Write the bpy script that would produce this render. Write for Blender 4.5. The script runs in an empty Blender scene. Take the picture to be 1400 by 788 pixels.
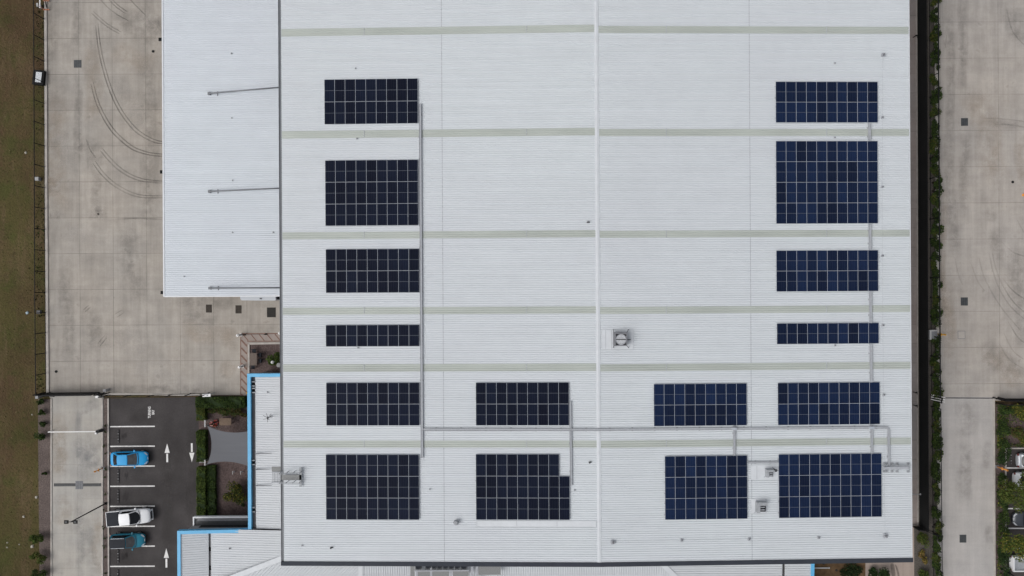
import bpy, bmesh, math, random
from mathutils import Vector, Matrix
R = math.radians
rnd = random.Random(7)
SC = bpy.context.scene
COL = SC.collection

# ------------------------------------------------------------------ survey frame
H = 85.0                     # drone height
F = 934.07                   # focal length in photo pixels
ANG = R(0.32)
CA, SA = math.cos(ANG), math.sin(ANG)

def W(px, py, z=0.0):
    """survey point (photo column, photo row, height) -> metres on site"""
    dx, dy = px - 700.0, 394.0 - py
    k = (H - z) / F
    return ((dx * CA + dy * SA) * k, (-dx * SA + dy * CA) * k)

def rect(px0, py0, px1, py1, z=0.0):
    a, b = W(px0, py0, z), W(px1, py1, z)
    return a[0], b[1], b[0], a[1]          # x0,y0,x1,y1

# ------------------------------------------------------------------ materials
def nt(m):
    m.use_nodes = True
    t = m.node_tree
    t.nodes.clear()
    return t, t.nodes, t.links

def mat(name, col, rough=0.7, metal=0.0, var=0.12, scale=2.0, detail=4.0, var2=None, scale2=0.3,
        bump=0.0, bscale=20.0, col2=None, rand=0.0, spec=0.5, sep=(1, 1, 1)):
    m = bpy.data.materials.new(name)
    t, N, L = nt(m)
    out = N.new('ShaderNodeOutputMaterial'); b = N.new('ShaderNodeBsdfPrincipled')
    L.new(b.outputs[0], out.inputs[0])
    b.inputs['Roughness'].default_value = rough
    b.inputs['Metallic'].default_value = metal
    b.inputs['Specular IOR Level'].default_value = spec
    tc = N.new('ShaderNodeTexCoord')
    mp = N.new('ShaderNodeMapping'); mp.inputs['Scale'].default_value = sep
    L.new(tc.outputs['Object'], mp.inputs[0])
    nz = N.new('ShaderNodeTexNoise'); nz.inputs['Scale'].default_value = scale; nz.inputs['Detail'].default_value = detail
    L.new(mp.outputs[0], nz.inputs['Vector'])
    ramp = N.new('ShaderNodeMapRange'); ramp.inputs[1].default_value = 0.3; ramp.inputs[2].default_value = 0.7
    L.new(nz.outputs['Fac'], ramp.inputs[0])
    mix = N.new('ShaderNodeMix'); mix.data_type = 'RGBA'
    c = tuple(col)
    d = col2 if col2 else tuple(min(1, x * (1 + var)) for x in c)
    mix.inputs['A'].default_value = (*[x * (1 - var) if not col2 else x for x in c], 1)
    mix.inputs['B'].default_value = (*d, 1)
    L.new(ramp.outputs[0], mix.inputs['Factor'])
    res = mix.outputs['Result']
    if var2:
        n2 = N.new('ShaderNodeTexNoise'); n2.inputs['Scale'].default_value = scale2; n2.inputs['Detail'].default_value = 5
        L.new(mp.outputs[0], n2.inputs['Vector'])
        r2 = N.new('ShaderNodeMapRange'); r2.inputs[1].default_value = 0.3; r2.inputs[2].default_value = 0.7
        r2.inputs[3].default_value = 1 - var2; r2.inputs[4].default_value = 1 + var2
        L.new(n2.outputs['Fac'], r2.inputs[0])
        vm = N.new('ShaderNodeVectorMath'); vm.operation = 'SCALE'
        L.new(res, vm.inputs[0]); L.new(r2.outputs[0], vm.inputs['Scale'])
        res = vm.outputs[0]
    if rand:
        oi = N.new('ShaderNodeObjectInfo')
        r3 = N.new('ShaderNodeMapRange'); r3.inputs[3].default_value = 1 - rand; r3.inputs[4].default_value = 1 + rand
        L.new(oi.outputs['Random'], r3.inputs[0])
        vm = N.new('ShaderNodeVectorMath'); vm.operation = 'SCALE'
        L.new(res, vm.inputs[0]); L.new(r3.outputs[0], vm.inputs['Scale'])
        res = vm.outputs[0]
    L.new(res, b.inputs['Base Color'])
    if bump:
        nb = N.new('ShaderNodeTexNoise'); nb.inputs['Scale'].default_value = bscale; nb.inputs['Detail'].default_value = 6
        L.new(mp.outputs[0], nb.inputs['Vector'])
        bp = N.new('ShaderNodeBump'); bp.inputs['Strength'].default_value = bump; bp.inputs['Distance'].default_value = 0.1
        L.new(nb.outputs['Fac'], bp.inputs['Height']); L.new(bp.outputs[0], b.inputs['Normal'])
    return m

def mathn(N, L, op, a, b=None, clamp=False):
    n = N.new('ShaderNodeMath'); n.operation = op; n.use_clamp = clamp
    for i, v in enumerate((a, b)):
        if v is None: continue
        if isinstance(v, (int, float)): n.inputs[i].default_value = v
        else: L.new(v, n.inputs[i])
    return n.outputs[0]

def noise(N, L, vec, scale, detail=5, rough=0.55, lo=0.3, hi=0.7, a=0.0, b=1.0):
    n = N.new('ShaderNodeTexNoise'); n.inputs['Scale'].default_value = scale; n.inputs['Detail'].default_value = detail
    n.inputs['Roughness'].default_value = rough
    L.new(vec, n.inputs['Vector'])
    r = N.new('ShaderNodeMapRange'); r.inputs[1].default_value = lo; r.inputs[2].default_value = hi
    r.inputs[3].default_value = a; r.inputs[4].default_value = b
    L.new(n.outputs['Fac'], r.inputs[0])
    return r.outputs[0]

def mixc(N, L, fac, a, b, blend='MIX'):
    m = N.new('ShaderNodeMix'); m.data_type = 'RGBA'; m.blend_type = blend
    for key, v in (('Factor', fac), ('A', a), ('B', b)):
        if isinstance(v, (int, float)): m.inputs[key].default_value = v
        elif isinstance(v, tuple): m.inputs[key].default_value = (*v, 1) if len(v) == 3 else v
        else: L.new(v, m.inputs[key])
    return m.outputs['Result']

def concrete(name, col, warm, px, py, ox, oy, strong=0.30, jw=0.035, stain=0.25, slab=0.05, pale=None):
    """cast slabs with saw-cut joints every px/py metres, streaks, stains and a tone per slab"""
    m = bpy.data.materials.new(name); t, N, L = nt(m)
    out = N.new('ShaderNodeOutputMaterial'); b = N.new('ShaderNodeBsdfPrincipled'); L.new(b.outputs[0], out.inputs[0])
    b.inputs['Roughness'].default_value = 0.85; b.inputs['Specular IOR Level'].default_value = 0.25
    tc = N.new('ShaderNodeTexCoord'); v = tc.outputs['Object']
    sx = N.new('ShaderNodeSeparateXYZ'); L.new(v, sx.inputs[0])
    big = noise(N, L, v, 0.07, 6, 0.6, 0.32, 0.68)
    c = mixc(N, L, big, col, warm)
    med = noise(N, L, v, 0.45, 8, 0.65, 0.28, 0.72, 1 - stain * .42, 1 + stain * .42)
    st = N.new('ShaderNodeMapping'); st.inputs['Scale'].default_value = (1.6, 0.10, 1); L.new(v, st.inputs[0])
    streak = noise(N, L, st.outputs[0], 0.9, 7, 0.65, 0.3, 0.72, 1.06, 1 - stain * .45)
    st2 = N.new('ShaderNodeMapping'); st2.inputs['Scale'].default_value = (0.12, 1.3, 1); L.new(v, st2.inputs[0])
    streak2 = noise(N, L, st2.outputs[0], 0.9, 7, 0.65, 0.3, 0.72, 1.04, 1 - stain * .22)
    fine = noise(N, L, v, 6.0, 6, 0.7, 0.25, 0.75, 0.94, 1.06)
    spot = noise(N, L, v, 0.9, 3, 0.5, 0.66, 0.74, 1.0, 1 - stain * .55)
    f = mathn(N, L, 'MULTIPLY', mathn(N, L, 'MULTIPLY', med, streak), mathn(N, L, 'MULTIPLY', fine, spot))
    f = mathn(N, L, 'MULTIPLY', f, streak2)
    # joints
    fr = []; cells = []
    for ax, p, o in (('X', px, ox), ('Y', py, oy)):
        u = mathn(N, L, 'DIVIDE', mathn(N, L, 'SUBTRACT', sx.outputs[ax], o), p)
        cells.append(mathn(N, L, 'FLOOR', u))
        w = mathn(N, L, 'FRACT', u)
        d = mathn(N, L, 'MULTIPLY', mathn(N, L, 'MINIMUM', w, mathn(N, L, 'SUBTRACT', 1.0, w)), p)
        k = mathn(N, L, 'LESS_THAN', d, jw)
        fr.append(k)
    cb = N.new('ShaderNodeCombineXYZ'); L.new(cells[0], cb.inputs[0]); L.new(cells[1], cb.inputs[1])
    wn = N.new('ShaderNodeTexWhiteNoise'); wn.noise_dimensions = '2D'; L.new(cb.outputs[0], wn.inputs['Vector'])
    tone = N.new('ShaderNodeMapRange'); tone.inputs[3].default_value = 1 - slab; tone.inputs[4].default_value = 1 + slab
    L.new(wn.outputs['Value'], tone.inputs[0])
    f = mathn(N, L, 'MULTIPLY', f, tone.outputs[0])
    j = mathn(N, L, 'MAXIMUM', fr[0], fr[1])
    j = mathn(N, L, 'MULTIPLY', j, noise(N, L, v, 0.35, 3, 0.5, 0.35, 0.65, strong * .35, strong))
    f = mathn(N, L, 'MULTIPLY', f, mathn(N, L, 'SUBTRACT', 1.0, j))
    vm = N.new('ShaderNodeVectorMath'); vm.operation = 'SCALE'; L.new(c, vm.inputs[0]); L.new(f, vm.inputs['Scale'])
    L.new(vm.outputs[0], b.inputs['Base Color'])
    return m

def field_mat(name):
    m = bpy.data.materials.new(name); t, N, L = nt(m)
    out = N.new('ShaderNodeOutputMaterial'); b = N.new('ShaderNodeBsdfPrincipled'); L.new(b.outputs[0], out.inputs[0])
    b.inputs['Roughness'].default_value = 1.0; b.inputs['Specular IOR Level'].default_value = 0.1
    tc = N.new('ShaderNodeTexCoord'); v = tc.outputs['Object']
    st = N.new('ShaderNodeMapping'); st.inputs['Scale'].default_value = (1.0, 0.35, 1); L.new(v, st.inputs[0])
    a = noise(N, L, st.outputs[0], 0.15, 9, 0.70, 0.41, 0.58)
    c = mixc(N, L, a, (0.086, 0.057, 0.032), (0.082, 0.070, 0.028))
    g = noise(N, L, v, 0.26, 9, 0.74, 0.49, 0.60)
    c = mixc(N, L, mathn(N, L, 'MULTIPLY', g, 0.42), c, (0.046, 0.064, 0.016))
    st2 = N.new('ShaderNodeMapping'); st2.inputs['Scale'].default_value = (1.5, 0.22, 1); L.new(v, st2.inputs[0])
    d = noise(N, L, st2.outputs[0], 0.40, 9, 0.74, 0.50, 0.66)
    c = mixc(N, L, mathn(N, L, 'MULTIPLY', d, 0.75), c, (0.122, 0.086, 0.050))
    e = noise(N, L, v, 1.4, 6, 0.7, 0.54, 0.72)
    c = mixc(N, L, mathn(N, L, 'MULTIPLY', e, 0.45), c, (0.042, 0.034, 0.018))
    f = mathn(N, L, 'MULTIPLY', noise(N, L, v, 4.0, 8, 0.8, 0.25, 0.75, 0.62, 1.38), noise(N, L, v, 0.10, 4, 0.6, 0.3, 0.7, 0.78, 1.15))
    vm = N.new('ShaderNodeVectorMath'); vm.operation = 'SCALE'; L.new(c, vm.inputs[0]); L.new(f, vm.inputs['Scale'])
    L.new(vm.outputs[0], b.inputs['Base Color'])
    nb = N.new('ShaderNodeTexNoise'); nb.inputs['Scale'].default_value = 4; nb.inputs['Detail'].default_value = 8
    L.new(v, nb.inputs['Vector'])
    bp = N.new('ShaderNodeBump'); bp.inputs['Strength'].default_value = 0.8; bp.inputs['Distance'].default_value = 0.15
    L.new(nb.outputs['Fac'], bp.inputs['Height']); L.new(bp.outputs[0], b.inputs['Normal'])
    return m

def roof_mat(name, col, dirt=0.06):
    m = bpy.data.materials.new(name); t, N, L = nt(m)
    out = N.new('ShaderNodeOutputMaterial'); b = N.new('ShaderNodeBsdfPrincipled'); L.new(b.outputs[0], out.inputs[0])
    b.inputs['Roughness'].default_value = 0.55; b.inputs['Specular IOR Level'].default_value = 0.3
    tc = N.new('ShaderNodeTexCoord'); v = tc.outputs['Object']
    big = noise(N, L, v, 0.05, 5, 0.55, 0.3, 0.7)
    c = mixc(N, L, big, tuple(x * 0.97 for x in col), (col[0] * 1.0, col[1] * 1.015, col[2] * 1.0))
    st = N.new('ShaderNodeMapping'); st.inputs['Scale'].default_value = (0.05, 3.2, 1); L.new(v, st.inputs[0])
    s = noise(N, L, st.outputs[0], 1.0, 4, 0.6, 0.3, 0.7, 1 - dirt * .6, 1 + dirt * .6)
    md = noise(N, L, v, 0.5, 7, 0.65, 0.3, 0.7, 1 - dirt * .35, 1 + dirt * .35)
    f = mathn(N, L, 'MULTIPLY', s, md)
    vm = N.new('ShaderNodeVectorMath'); vm.operation = 'SCALE'; L.new(c, vm.inputs[0]); L.new(f, vm.inputs['Scale'])
    L.new(vm.outputs[0], b.inputs['Base Color'])
    return m

def cell_mat(name, col, col2, pitch):
    """solar glass: dark cells with fine busbars across the short side, a tone per module"""
    m = bpy.data.materials.new(name); t, N, L = nt(m)
    out = N.new('ShaderNodeOutputMaterial'); b = N.new('ShaderNodeBsdfPrincipled'); L.new(b.outputs[0], out.inputs[0])
    b.inputs['Roughness'].default_value = 0.12; b.inputs['Specular IOR Level'].default_value = 0.08
    tc = N.new('ShaderNodeTexCoord'); v = tc.outputs['Object']
    sx = N.new('ShaderNodeSeparateXYZ'); L.new(v, sx.inputs[0])
    oi = N.new('ShaderNodeObjectInfo')
    c = mixc(N, L, oi.outputs['Random'], col, col2)
    w = mathn(N, L, 'FRACT', mathn(N, L, 'DIVIDE', sx.outputs['X'], pitch))
    k = mathn(N, L, 'LESS_THAN', mathn(N, L, 'MINIMUM', w, mathn(N, L, 'SUBTRACT', 1.0, w)), 0.06)
    c = mixc(N, L, mathn(N, L, 'MULTIPLY', k, 0.16), c, (0.12, 0.13, 0.17))
    ns = noise(N, L, v, 1.2, 4, 0.6, 0.3, 0.7, 0.82, 1.2)
    vm = N.new('ShaderNodeVectorMath'); vm.operation = 'SCALE'; L.new(c, vm.inputs[0]); L.new(ns, vm.inputs['Scale'])
    L.new(vm.outputs[0], b.inputs['Base Color'])
    return m

def tyre_mat(name, strength=0.55):
    m = bpy.data.materials.new(name); t, N, L = nt(m)
    out = N.new('ShaderNodeOutputMaterial'); b = N.new('ShaderNodeBsdfDiffuse'); tr = N.new('ShaderNodeBsdfTransparent')
    b.inputs[0].default_value = (0.06, 0.055, 0.05, 1)
    mx = N.new('ShaderNodeMixShader'); L.new(tr.outputs[0], mx.inputs[1]); L.new(b.outputs[0], mx.inputs[2]); L.new(mx.outputs[0], out.inputs[0])
    tc = N.new('ShaderNodeTexCoord')
    f = noise(N, L, tc.outputs['Object'], 0.35, 7, 0.7, 0.3, 0.7, strength * 0.25, strength)
    L.new(f, mx.inputs[0])
    return m

M = {}
M['field'] = field_mat('field grass')
M['yard'] = concrete('yard concrete', (0.356, 0.333, 0.306), (0.408, 0.366, 0.320), 4.15, 4.46, W(153, 0)[0], W(100, 53)[1], stain=.38, strong=.46, slab=.045, jw=.03)
M['drive'] = concrete('driveway concrete', (0.370, 0.366, 0.355), (0.410, 0.380, 0.338), 3.1, 4.3, W(106, 600)[0], W(100, 588)[1], strong=.22, stain=.27, jw=.025)
M['yard_e'] = concrete('neighbour concrete', (0.380, 0.354, 0.330), (0.432, 0.390, 0.348), 7.2, 4.5, W(1364, 0)[0], W(1300, 80)[1], strong=.42, stain=.34, jw=.028)
M['drive_e'] = concrete('neighbour driveway concrete', (0.405, 0.388, 0.376), (0.440, 0.412, 0.388), 8.0, 6.0, W(1364, 0)[0], W(1300, 640)[1], strong=.06, stain=.20)
M['path'] = concrete('path concrete', (0.31, 0.29, 0.28), (0.36, 0.30, 0.275), 30, 2.4, W(1230, 0)[0], 0, strong=.25, stain=.3)
M['apron'] = concrete('pink concrete', (0.34, 0.285, 0.25), (0.37, 0.30, 0.26), 30, 30, W(1230, 0)[0], 0, stain=.18)
M['kerb'] = mat('kerb concrete', (0.42, 0.39, 0.36), .9, var=.14, scale=1.5)
M['asphalt'] = mat('asphalt', (0.057, 0.052, 0.052), .92, var=.16, scale=9, detail=8, var2=.26, scale2=.30, bump=.15, bscale=40, spec=.2)
M['asphalt_e'] = mat('warm asphalt', (0.060, 0.053, 0.052), .92, var=.16, scale=9, detail=8, var2=.14, scale2=.25, spec=.2)
M['paint'] = mat('road paint', (0.70, 0.69, 0.68), .7, var=.10, scale=5, var2=.08, scale2=2)
M['hatch'] = mat('faded red paint', (0.19, 0.11, 0.085), .8, var=.25, scale=3)
M['walk'] = mat('pinkish walkway concrete', (0.30, 0.255, 0.23), .9, var=.10, scale=1.2, var2=.08, scale2=.4)
M['mulch'] = mat('bark mulch', (0.108, 0.080, 0.076), 1, var=.35, scale=6, detail=8, var2=.2, scale2=.6, bump=.5, bscale=14, spec=.1)
M['mulch_g'] = mat('grey mulch', (0.125, 0.100, 0.092), 1, var=.30, scale=7, detail=8, var2=.2, scale2=.5, bump=.5, bscale=14, spec=.1)
M['dirt'] = mat('brown bare earth', (0.135, 0.086, 0.048), 1, var=.25, scale=2, detail=8, var2=.18, scale2=.4, bump=.3, bscale=10, spec=.1)
M['gravel'] = mat('dark gravel', (0.10, 0.09, 0.08), 1, var=.35, scale=8, detail=8, spec=.1)
M['tyre_mark'] = tyre_mat('rubber mark', .44)
M['tyre_faint'] = tyre_mat('faint rubber mark', .30); M['tyre_pale'] = tyre_mat('pale rubber mark', .17); M['soil_stain'] = tyre_mat('soil stain', .55)
M['roof'] = roof_mat('white roof steel', (0.600, 0.625, 0.660), .06)
M['roof2'] = roof_mat('canopy steel', (0.60, 0.63, 0.68))
M['roof3'] = roof_mat('office roof steel', (0.56, 0.58, 0.61))
M['lap'] = mat('lap sealant', (0.40, 0.42, 0.45), .7, var=.2, scale=4)
M['white_trim'] = mat('white trim', (0.68, 0.70, 0.73), .5, var=.05, scale=2)
M['flash'] = mat('pale flashing', (0.60, 0.625, 0.655), .5, var=.05, scale=1.5)
M['skylight'] = mat('fibreglass skylight', (0.435, 0.465, 0.435), .5, var=.06, scale=.8, var2=.05, scale2=.2, sep=(.2, 1, 1))
M['gutter'] = mat('grey gutter', (0.155, 0.165, 0.18), .5, var=.10, scale=1)
M['charcoal'] = mat('charcoal trim', (0.040, 0.045, 0.057), .6, var=.10, scale=1, spec=.15)
M['wall'] = mat('precast wall', (0.40, 0.40, 0.40), .8, var=.08, scale=.6)
M['wall_g'] = mat('grey wall', (0.115, 0.112, 0.118), .8, var=.10, scale=.8)
M['wall_l'] = mat('light grey wall', (0.30, 0.30, 0.31), .8, var=.08, scale=.8)
M['blue'] = mat('sky blue fascia', (0.115, 0.42, 0.70), .45, var=.06, scale=.8)
M['glass'] = mat('dark glass', (0.012, 0.015, 0.018), .08, var=.2, scale=1, spec=.6)
M['black'] = mat('black steel', (0.008, 0.008, 0.009), .6, var=.2, scale=3, spec=.15)
M['black_f'] = mat('black fence steel', (0.0135, 0.0145, 0.015), .75, var=.18, scale=.6, spec=.2)
M['galv'] = mat('galvanised steel', (0.37, 0.385, 0.415), .5, .0, var=.10, scale=5)
M['galv_d'] = mat('dull galvanised steel', (0.31, 0.325, 0.345), .55, .0, var=.15, scale=5)
M['alu'] = mat('aluminium frame', (0.40, 0.43, 0.48), .4, .0, var=.05, scale=3)
M['dark_g'] = mat('dark grey metal', (0.045, 0.048, 0.052), .6, var=.15, scale=4)
M['mid_g'] = mat('mid grey metal', (0.17, 0.175, 0.19), .6, var=.15, scale=4)
M['cell_dark'] = cell_mat('dark solar cells', (0.0045, 0.0061, 0.0145), (0.0070, 0.0105, 0.0240), .19)
M['cell_blue'] = cell_mat('blue solar cells', (0.0055, 0.0100, 0.027), (0.009, 0.019, 0.054), .19)
M['cell_line'] = mat('cell gap', (0.16, 0.18, 0.22), .4, var=.1, scale=3)
M['orange'] = mat('orange paint', (0.72, 0.29, 0.05), .6, var=.1, scale=6)
M['yellow'] = mat('yellow paint', (0.66, 0.34, 0.04), .6, var=.12, scale=6)
M['white'] = mat('white paint', (0.74, 0.74, 0.74), .5, var=.05, scale=4)
M['rubber'] = mat('black rubber', (0.014, 0.014, 0.014), .9, var=.2, scale=8)
M['timber'] = mat('weathered timber', (0.150, 0.118, 0.100), .8, var=.2, scale=4, sep=(1, 6, 1))
M['timber2'] = mat('brown timber', (0.195, 0.135, 0.095), .8, var=.2, scale=4, sep=(1, 6, 1))
M['sail'] = mat('grey shade cloth', (0.138, 0.141, 0.153), .9, var=.04, scale=.6, sep=(.3, 3, 1), spec=.1)
M['grate'] = mat('cast iron grate', (0.075, 0.082, 0.088), .6, .3, var=.2, scale=5)
M['grate_b'] = mat('rusty grate', (0.045, 0.034, 0.026), .8, .0, var=.3, scale=5)
M['pit'] = mat('pit frame', (0.028, 0.026, 0.024), .9, var=.2, scale=4)
M['grille'] = mat('walkway mesh', (0.24, 0.245, 0.245), .7, .2, var=.15, scale=10)
M['pcar_blue'] = mat('bright blue car paint', (0.020, 0.310, 0.650), .35, .0, var=.03, scale=2, spec=.2)
M['pcar_white'] = mat('white car paint', (0.74, 0.75, 0.77), .25, var=.02, scale=2)
M['pcar_teal'] = mat('teal car paint', (0.022, 0.175, 0.255), .35, .0, var=.04, scale=2, spec=.2)
M['pcar_grey'] = mat('dark grey car paint', (0.060, 0.067, 0.080), .3, .3, var=.04, scale=2)
M['pcar_silver'] = mat('silver car paint', (0.42, 0.44, 0.47), .3, .2, var=.04, scale=2)
M['carglass'] = mat('car glass', (0.012, 0.014, 0.018), .1, var=.1, scale=2, spec=.3)
M['windscreen'] = mat('hazy windscreen', (0.085, 0.087, 0.092), .15, var=.2, scale=2, spec=.3)
M['carblack'] = mat('black car trim', (0.016, 0.019, 0.026), .6, var=.1, scale=2, spec=.15)
M['lamp_r'] = mat('red lens', (0.12, 0.012, 0.010), .3, var=.1)
M['lamp_w'] = mat('clear lens', (0.55, 0.57, 0.60), .2, var=.1)
M['rim'] = mat('alloy rim', (0.30, 0.31, 0.33), .4, .5, var=.1)
for nm, c in dict(leaf_a=(.052, .080, .017), leaf_b=(.080, .110, .024), leaf_c=(.033, .056, .015), leaf_y=(.16, .145, .028), leaf_d=(.020, .034, .012),
                  leaf_o=(.078, .080, .020), leaf_br=(.085, .055, .024), leaf_t=(.26, .17, .06), leaf_r=(.55, .040, .035), leaf_p=(.75, .42, .40),
                  leaf_g=(.030, .060, .020), stem=(.07, .05, .035)).items():
    M[nm] = mat(nm.replace('leaf_', 'foliage tone '), c, .85, var=.35, scale=2.5, spec=.15)

# ------------------------------------------------------------------ mesh builder
class MB:
    def __init__(s):
        s.v = []; s.f = []; s.m = []; s.sm = []
    def face(s, pts, mi=0, sm=False):
        n = len(s.v); s.v += [tuple(p) for p in pts]; s.f.append(tuple(range(n, n + len(pts)))); s.m.append(mi); s.sm.append(sm)
        return s
    def box(s, x0, y0, z0, x1, y1, z1, mi=0, bottom=True):
        n = len(s.v)
        s.v += [(x0, y0, z0), (x1, y0, z0), (x1, y1, z0), (x0, y1, z0), (x0, y0, z1), (x1, y0, z1), (x1, y1, z1), (x0, y1, z1)]
        fs = [(4, 5, 6, 7), (0, 1, 5, 4), (1, 2, 6, 5), (2, 3, 7, 6), (3, 0, 4, 7)]
        if bottom: fs.append((3, 2, 1, 0))
        for f in fs:
            s.f.append(tuple(n + i for i in f)); s.m.append(mi); s.sm.append(False)
        return s
    def cbox(s, cx, cy, cz, dx, dy, dz, mi=0):
        return s.box(cx - dx / 2, cy - dy / 2, cz - dz / 2, cx + dx / 2, cy + dy / 2, cz + dz / 2, mi)
    def prism(s, poly, z0, z1, mi=0):
        a = sum(poly[i][0] * poly[(i + 1) % len(poly)][1] - poly[(i + 1) % len(poly)][0] * poly[i][1] for i in range(len(poly)))
        if a < 0: poly = poly[::-1]
        n = len(s.v); k = len(poly)
        g = (lambda z, p: z(p[0], p[1]) if callable(z) else z)
        s.v += [(p[0], p[1], g(z0, p)) for p in poly] + [(p[0], p[1], g(z1, p)) for p in poly]
        s.f.append(tuple(range(n + k, n + 2 * k))); s.f.append(tuple(range(n + k - 1, n - 1, -1)))
        for i in range(k):
            j = (i + 1) % k
            s.f.append((n + i, n + j, n + k + j, n + k + i))
        s.m += [mi] * (k + 2); s.sm += [False] * (k + 2)
        return s
    def bar(s, p, q, w, h=None, mi=0):
        """square bar from p to q"""
        h = h or w
        p, q = Vector(p), Vector(q); d = (q - p)
        if d.length < 1e-6: return s
        d.normalize()
        u = d.cross(Vector((0, 0, 1)))
        if u.length < 1e-3: u = Vector((1, 0, 0))
        u.normalize(); v = u.cross(d); v.normalize()
        n = len(s.v)
        for c in (p, q):
            for a, b in ((-1, -1), (1, -1), (1, 1), (-1, 1)):
                s.v.append(tuple(c + u * (a * w / 2) + v * (b * h / 2)))
        for f in ((0, 1, 2, 3), (7, 6, 5, 4), (0, 4, 5, 1), (1, 5, 6, 2), (2, 6, 7, 3), (3, 7, 4, 0)):
            s.f.append(tuple(n + i for i in f)); s.m.append(mi); s.sm.append(False)
        return s
    def tube(s, p, q, r, r2=None, n=10, mi=0, cap=True):
        r2 = r if r2 is None else r2
        p, q = Vector(p), Vector(q); d = (q - p).normalized()
        u = d.cross(Vector((0, 0, 1)))
        if u.length < 1e-3: u = Vector((1, 0, 0))
        u.normalize(); v = d.cross(u)
        b = len(s.v)
        for c, rr in ((p, r), (q, r2)):
            for i in range(n):
                a = 2 * math.pi * i / n
                s.v.append(tuple(c + u * (rr * math.cos(a)) + v * (rr * math.sin(a))))
        for i in range(n):
            j = (i + 1) % n
            s.f.append((b + i, b + j, b + n + j, b + n + i)); s.m.append(mi); s.sm.append(True)
        if cap:
            s.f.append(tuple(b + i for i in range(n - 1, -1, -1))); s.f.append(tuple(b + n + i for i in range(n)))
            s.m += [mi, mi]; s.sm += [False, False]
        return s
    def grid(s, fn, nu, nv, mi=0, sm=True):
        b = len(s.v)
        for i in range(nu + 1):
            for j in range(nv + 1):
                s.v.append(tuple(fn(i / nu, j / nv)))
        for i in range(nu):
            for j in range(nv):
                a = b + i * (nv + 1) + j
                s.f.append((a, a + nv + 1, a + nv + 2, a + 1)); s.m.append(mi); s.sm.append(sm)
        return s
    def build(s, name, mats, parent=None, loc=None, subsurf=0):
        me = bpy.data.meshes.new(name)
        me.from_pydata(s.v, [], s.f)
        for m in (mats if isinstance(mats, (list, tuple)) else [mats]):
            me.materials.append(M[m] if isinstance(m, str) else m)
        me.polygons.foreach_set('material_index', s.m)
        me.polygons.foreach_set('use_smooth', s.sm)
        me.update()
        o = bpy.data.objects.new(name, me); COL.objects.link(o)
        if parent: o.parent = parent
        if loc: o.location = loc
        if subsurf:
            md = o.modifiers.new('round', 'SUBSURF'); md.levels = subsurf; md.render_levels = subsurf
        return o

def tag(o, label=None, cat=None, group=None, kind=None):
    if label: o['label'] = label
    if cat: o['category'] = cat
    if group: o['group'] = group
    if kind: o['kind'] = kind
    return o
def thing(name, label, cat, loc=(0, 0, 0), rz=0.0, group=None):
    o = bpy.data.objects.new(name, None); COL.objects.link(o)
    o.location = loc; o.rotation_euler = (0, 0, rz); o.empty_display_size = .5
    return tag(o, label, cat, group)
def struct(o):
    o['kind'] = 'structure'; return o
def copy_tree(o, parent=None):
    c = o.copy(); COL.objects.link(c)
    if parent: c.parent = parent
    for ch in list(o.children):
        copy_tree(ch, c)
    return c
def sheet(name, poly, z, m, parent=None):
    a = sum(poly[i][0] * poly[(i + 1) % len(poly)][1] - poly[(i + 1) % len(poly)][0] * poly[i][1] for i in range(len(poly)))
    if a < 0: poly = poly[::-1]
    return struct(MB().face([(p[0], p[1], z) for p in poly]).build(name, m, parent))
def P(pts, z=0.0):
    return [W(x, y, z) for x, y in pts]

# ------------------------------------------------------------------ ground
g = MB().face([(-700, -700, 0), (700, -700, 0), (700, 700, 0), (-700, 700, 0)])
struct(g.build('ground', 'field'))
ZP = 0.025
yard = sheet('concrete_yard', P([(64, -130), (470, -130), (470, 540), (66, 541), (64.5, 300)]), ZP, 'yard')
drive = sheet('driveway', P([(66, 541), (142, 541), (142, 900), (70, 900), (70.5, 545.5)]), ZP + .004, 'drive')
lot = sheet('car_park', P([(149, 545), (276, 543), (345, 700), (345, 900), (149, 900)]), ZP, 'asphalt')
yard_e = sheet('neighbour_yard', P([(1280, -130), (1520, -130), (1520, 548), (1284, 548)]), ZP, 'yard_e')
drive_e = sheet('neighbour_driveway', P([(1283.5, 543), (1360, 543), (1361, 900), (1285, 900)]), ZP + .004, 'drive_e')
lot_e = sheet('neighbour_car_park', P([(1374, 611), (1520, 611), (1520, 900), (1374, 900)]), ZP, 'asphalt_e')
path_e = sheet('side_path', P([(1190, -130), (1252.5, -130), (1255.5, 719), (1190, 719)]), ZP, 'path')
apron = sheet('concrete_apron', P([(1183, 719), (1249.5, 719), (1250, 900), (1183, 900)]), ZP + .004, 'apron')
dirt = sheet('bare_earth', P([(1000, 719), (1183, 719), (1183, 900), (1000, 900)]), ZP - .008, 'dirt')
bed_e = sheet('planting_strip', P([(1252.5, -130), (1280, -130), (1285, 900), (1248.5, 900), (1247, 720), (1255.5, 719.5)]), ZP - .012, 'gravel')
bed_w = sheet('mulch_strip', P([(52, 546), (70, 546), (70, 900), (56, 900), (53, 690)]), ZP - .008, 'mulch_g')
bed_m = sheet('median_strip', P([(142, 545), (149, 545), (149, 900), (142, 900)]), ZP + .03, 'mulch_g')
bed_g = sheet('garden_bed', P([(272, 541), (400, 541), (400, 712), (272, 712)]), ZP + .02, 'mulch')
bed_b = sheet('courtyard_bed', P([(340, 469), (430, 469), (430, 545), (340, 545)]), ZP + .02, 'mulch')
bed_n = sheet('neighbour_garden', P([(1361, 553), (1520, 553), (1520, 611), (1374, 611), (1374, 900), (1361, 900)]), ZP - .008, 'mulch')
walk = sheet('hatched_walkway', P([(329, 456), (430, 456), (430, 469), (340, 469), (340, 545), (329, 545)]), ZP + .004, 'walk')

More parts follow.
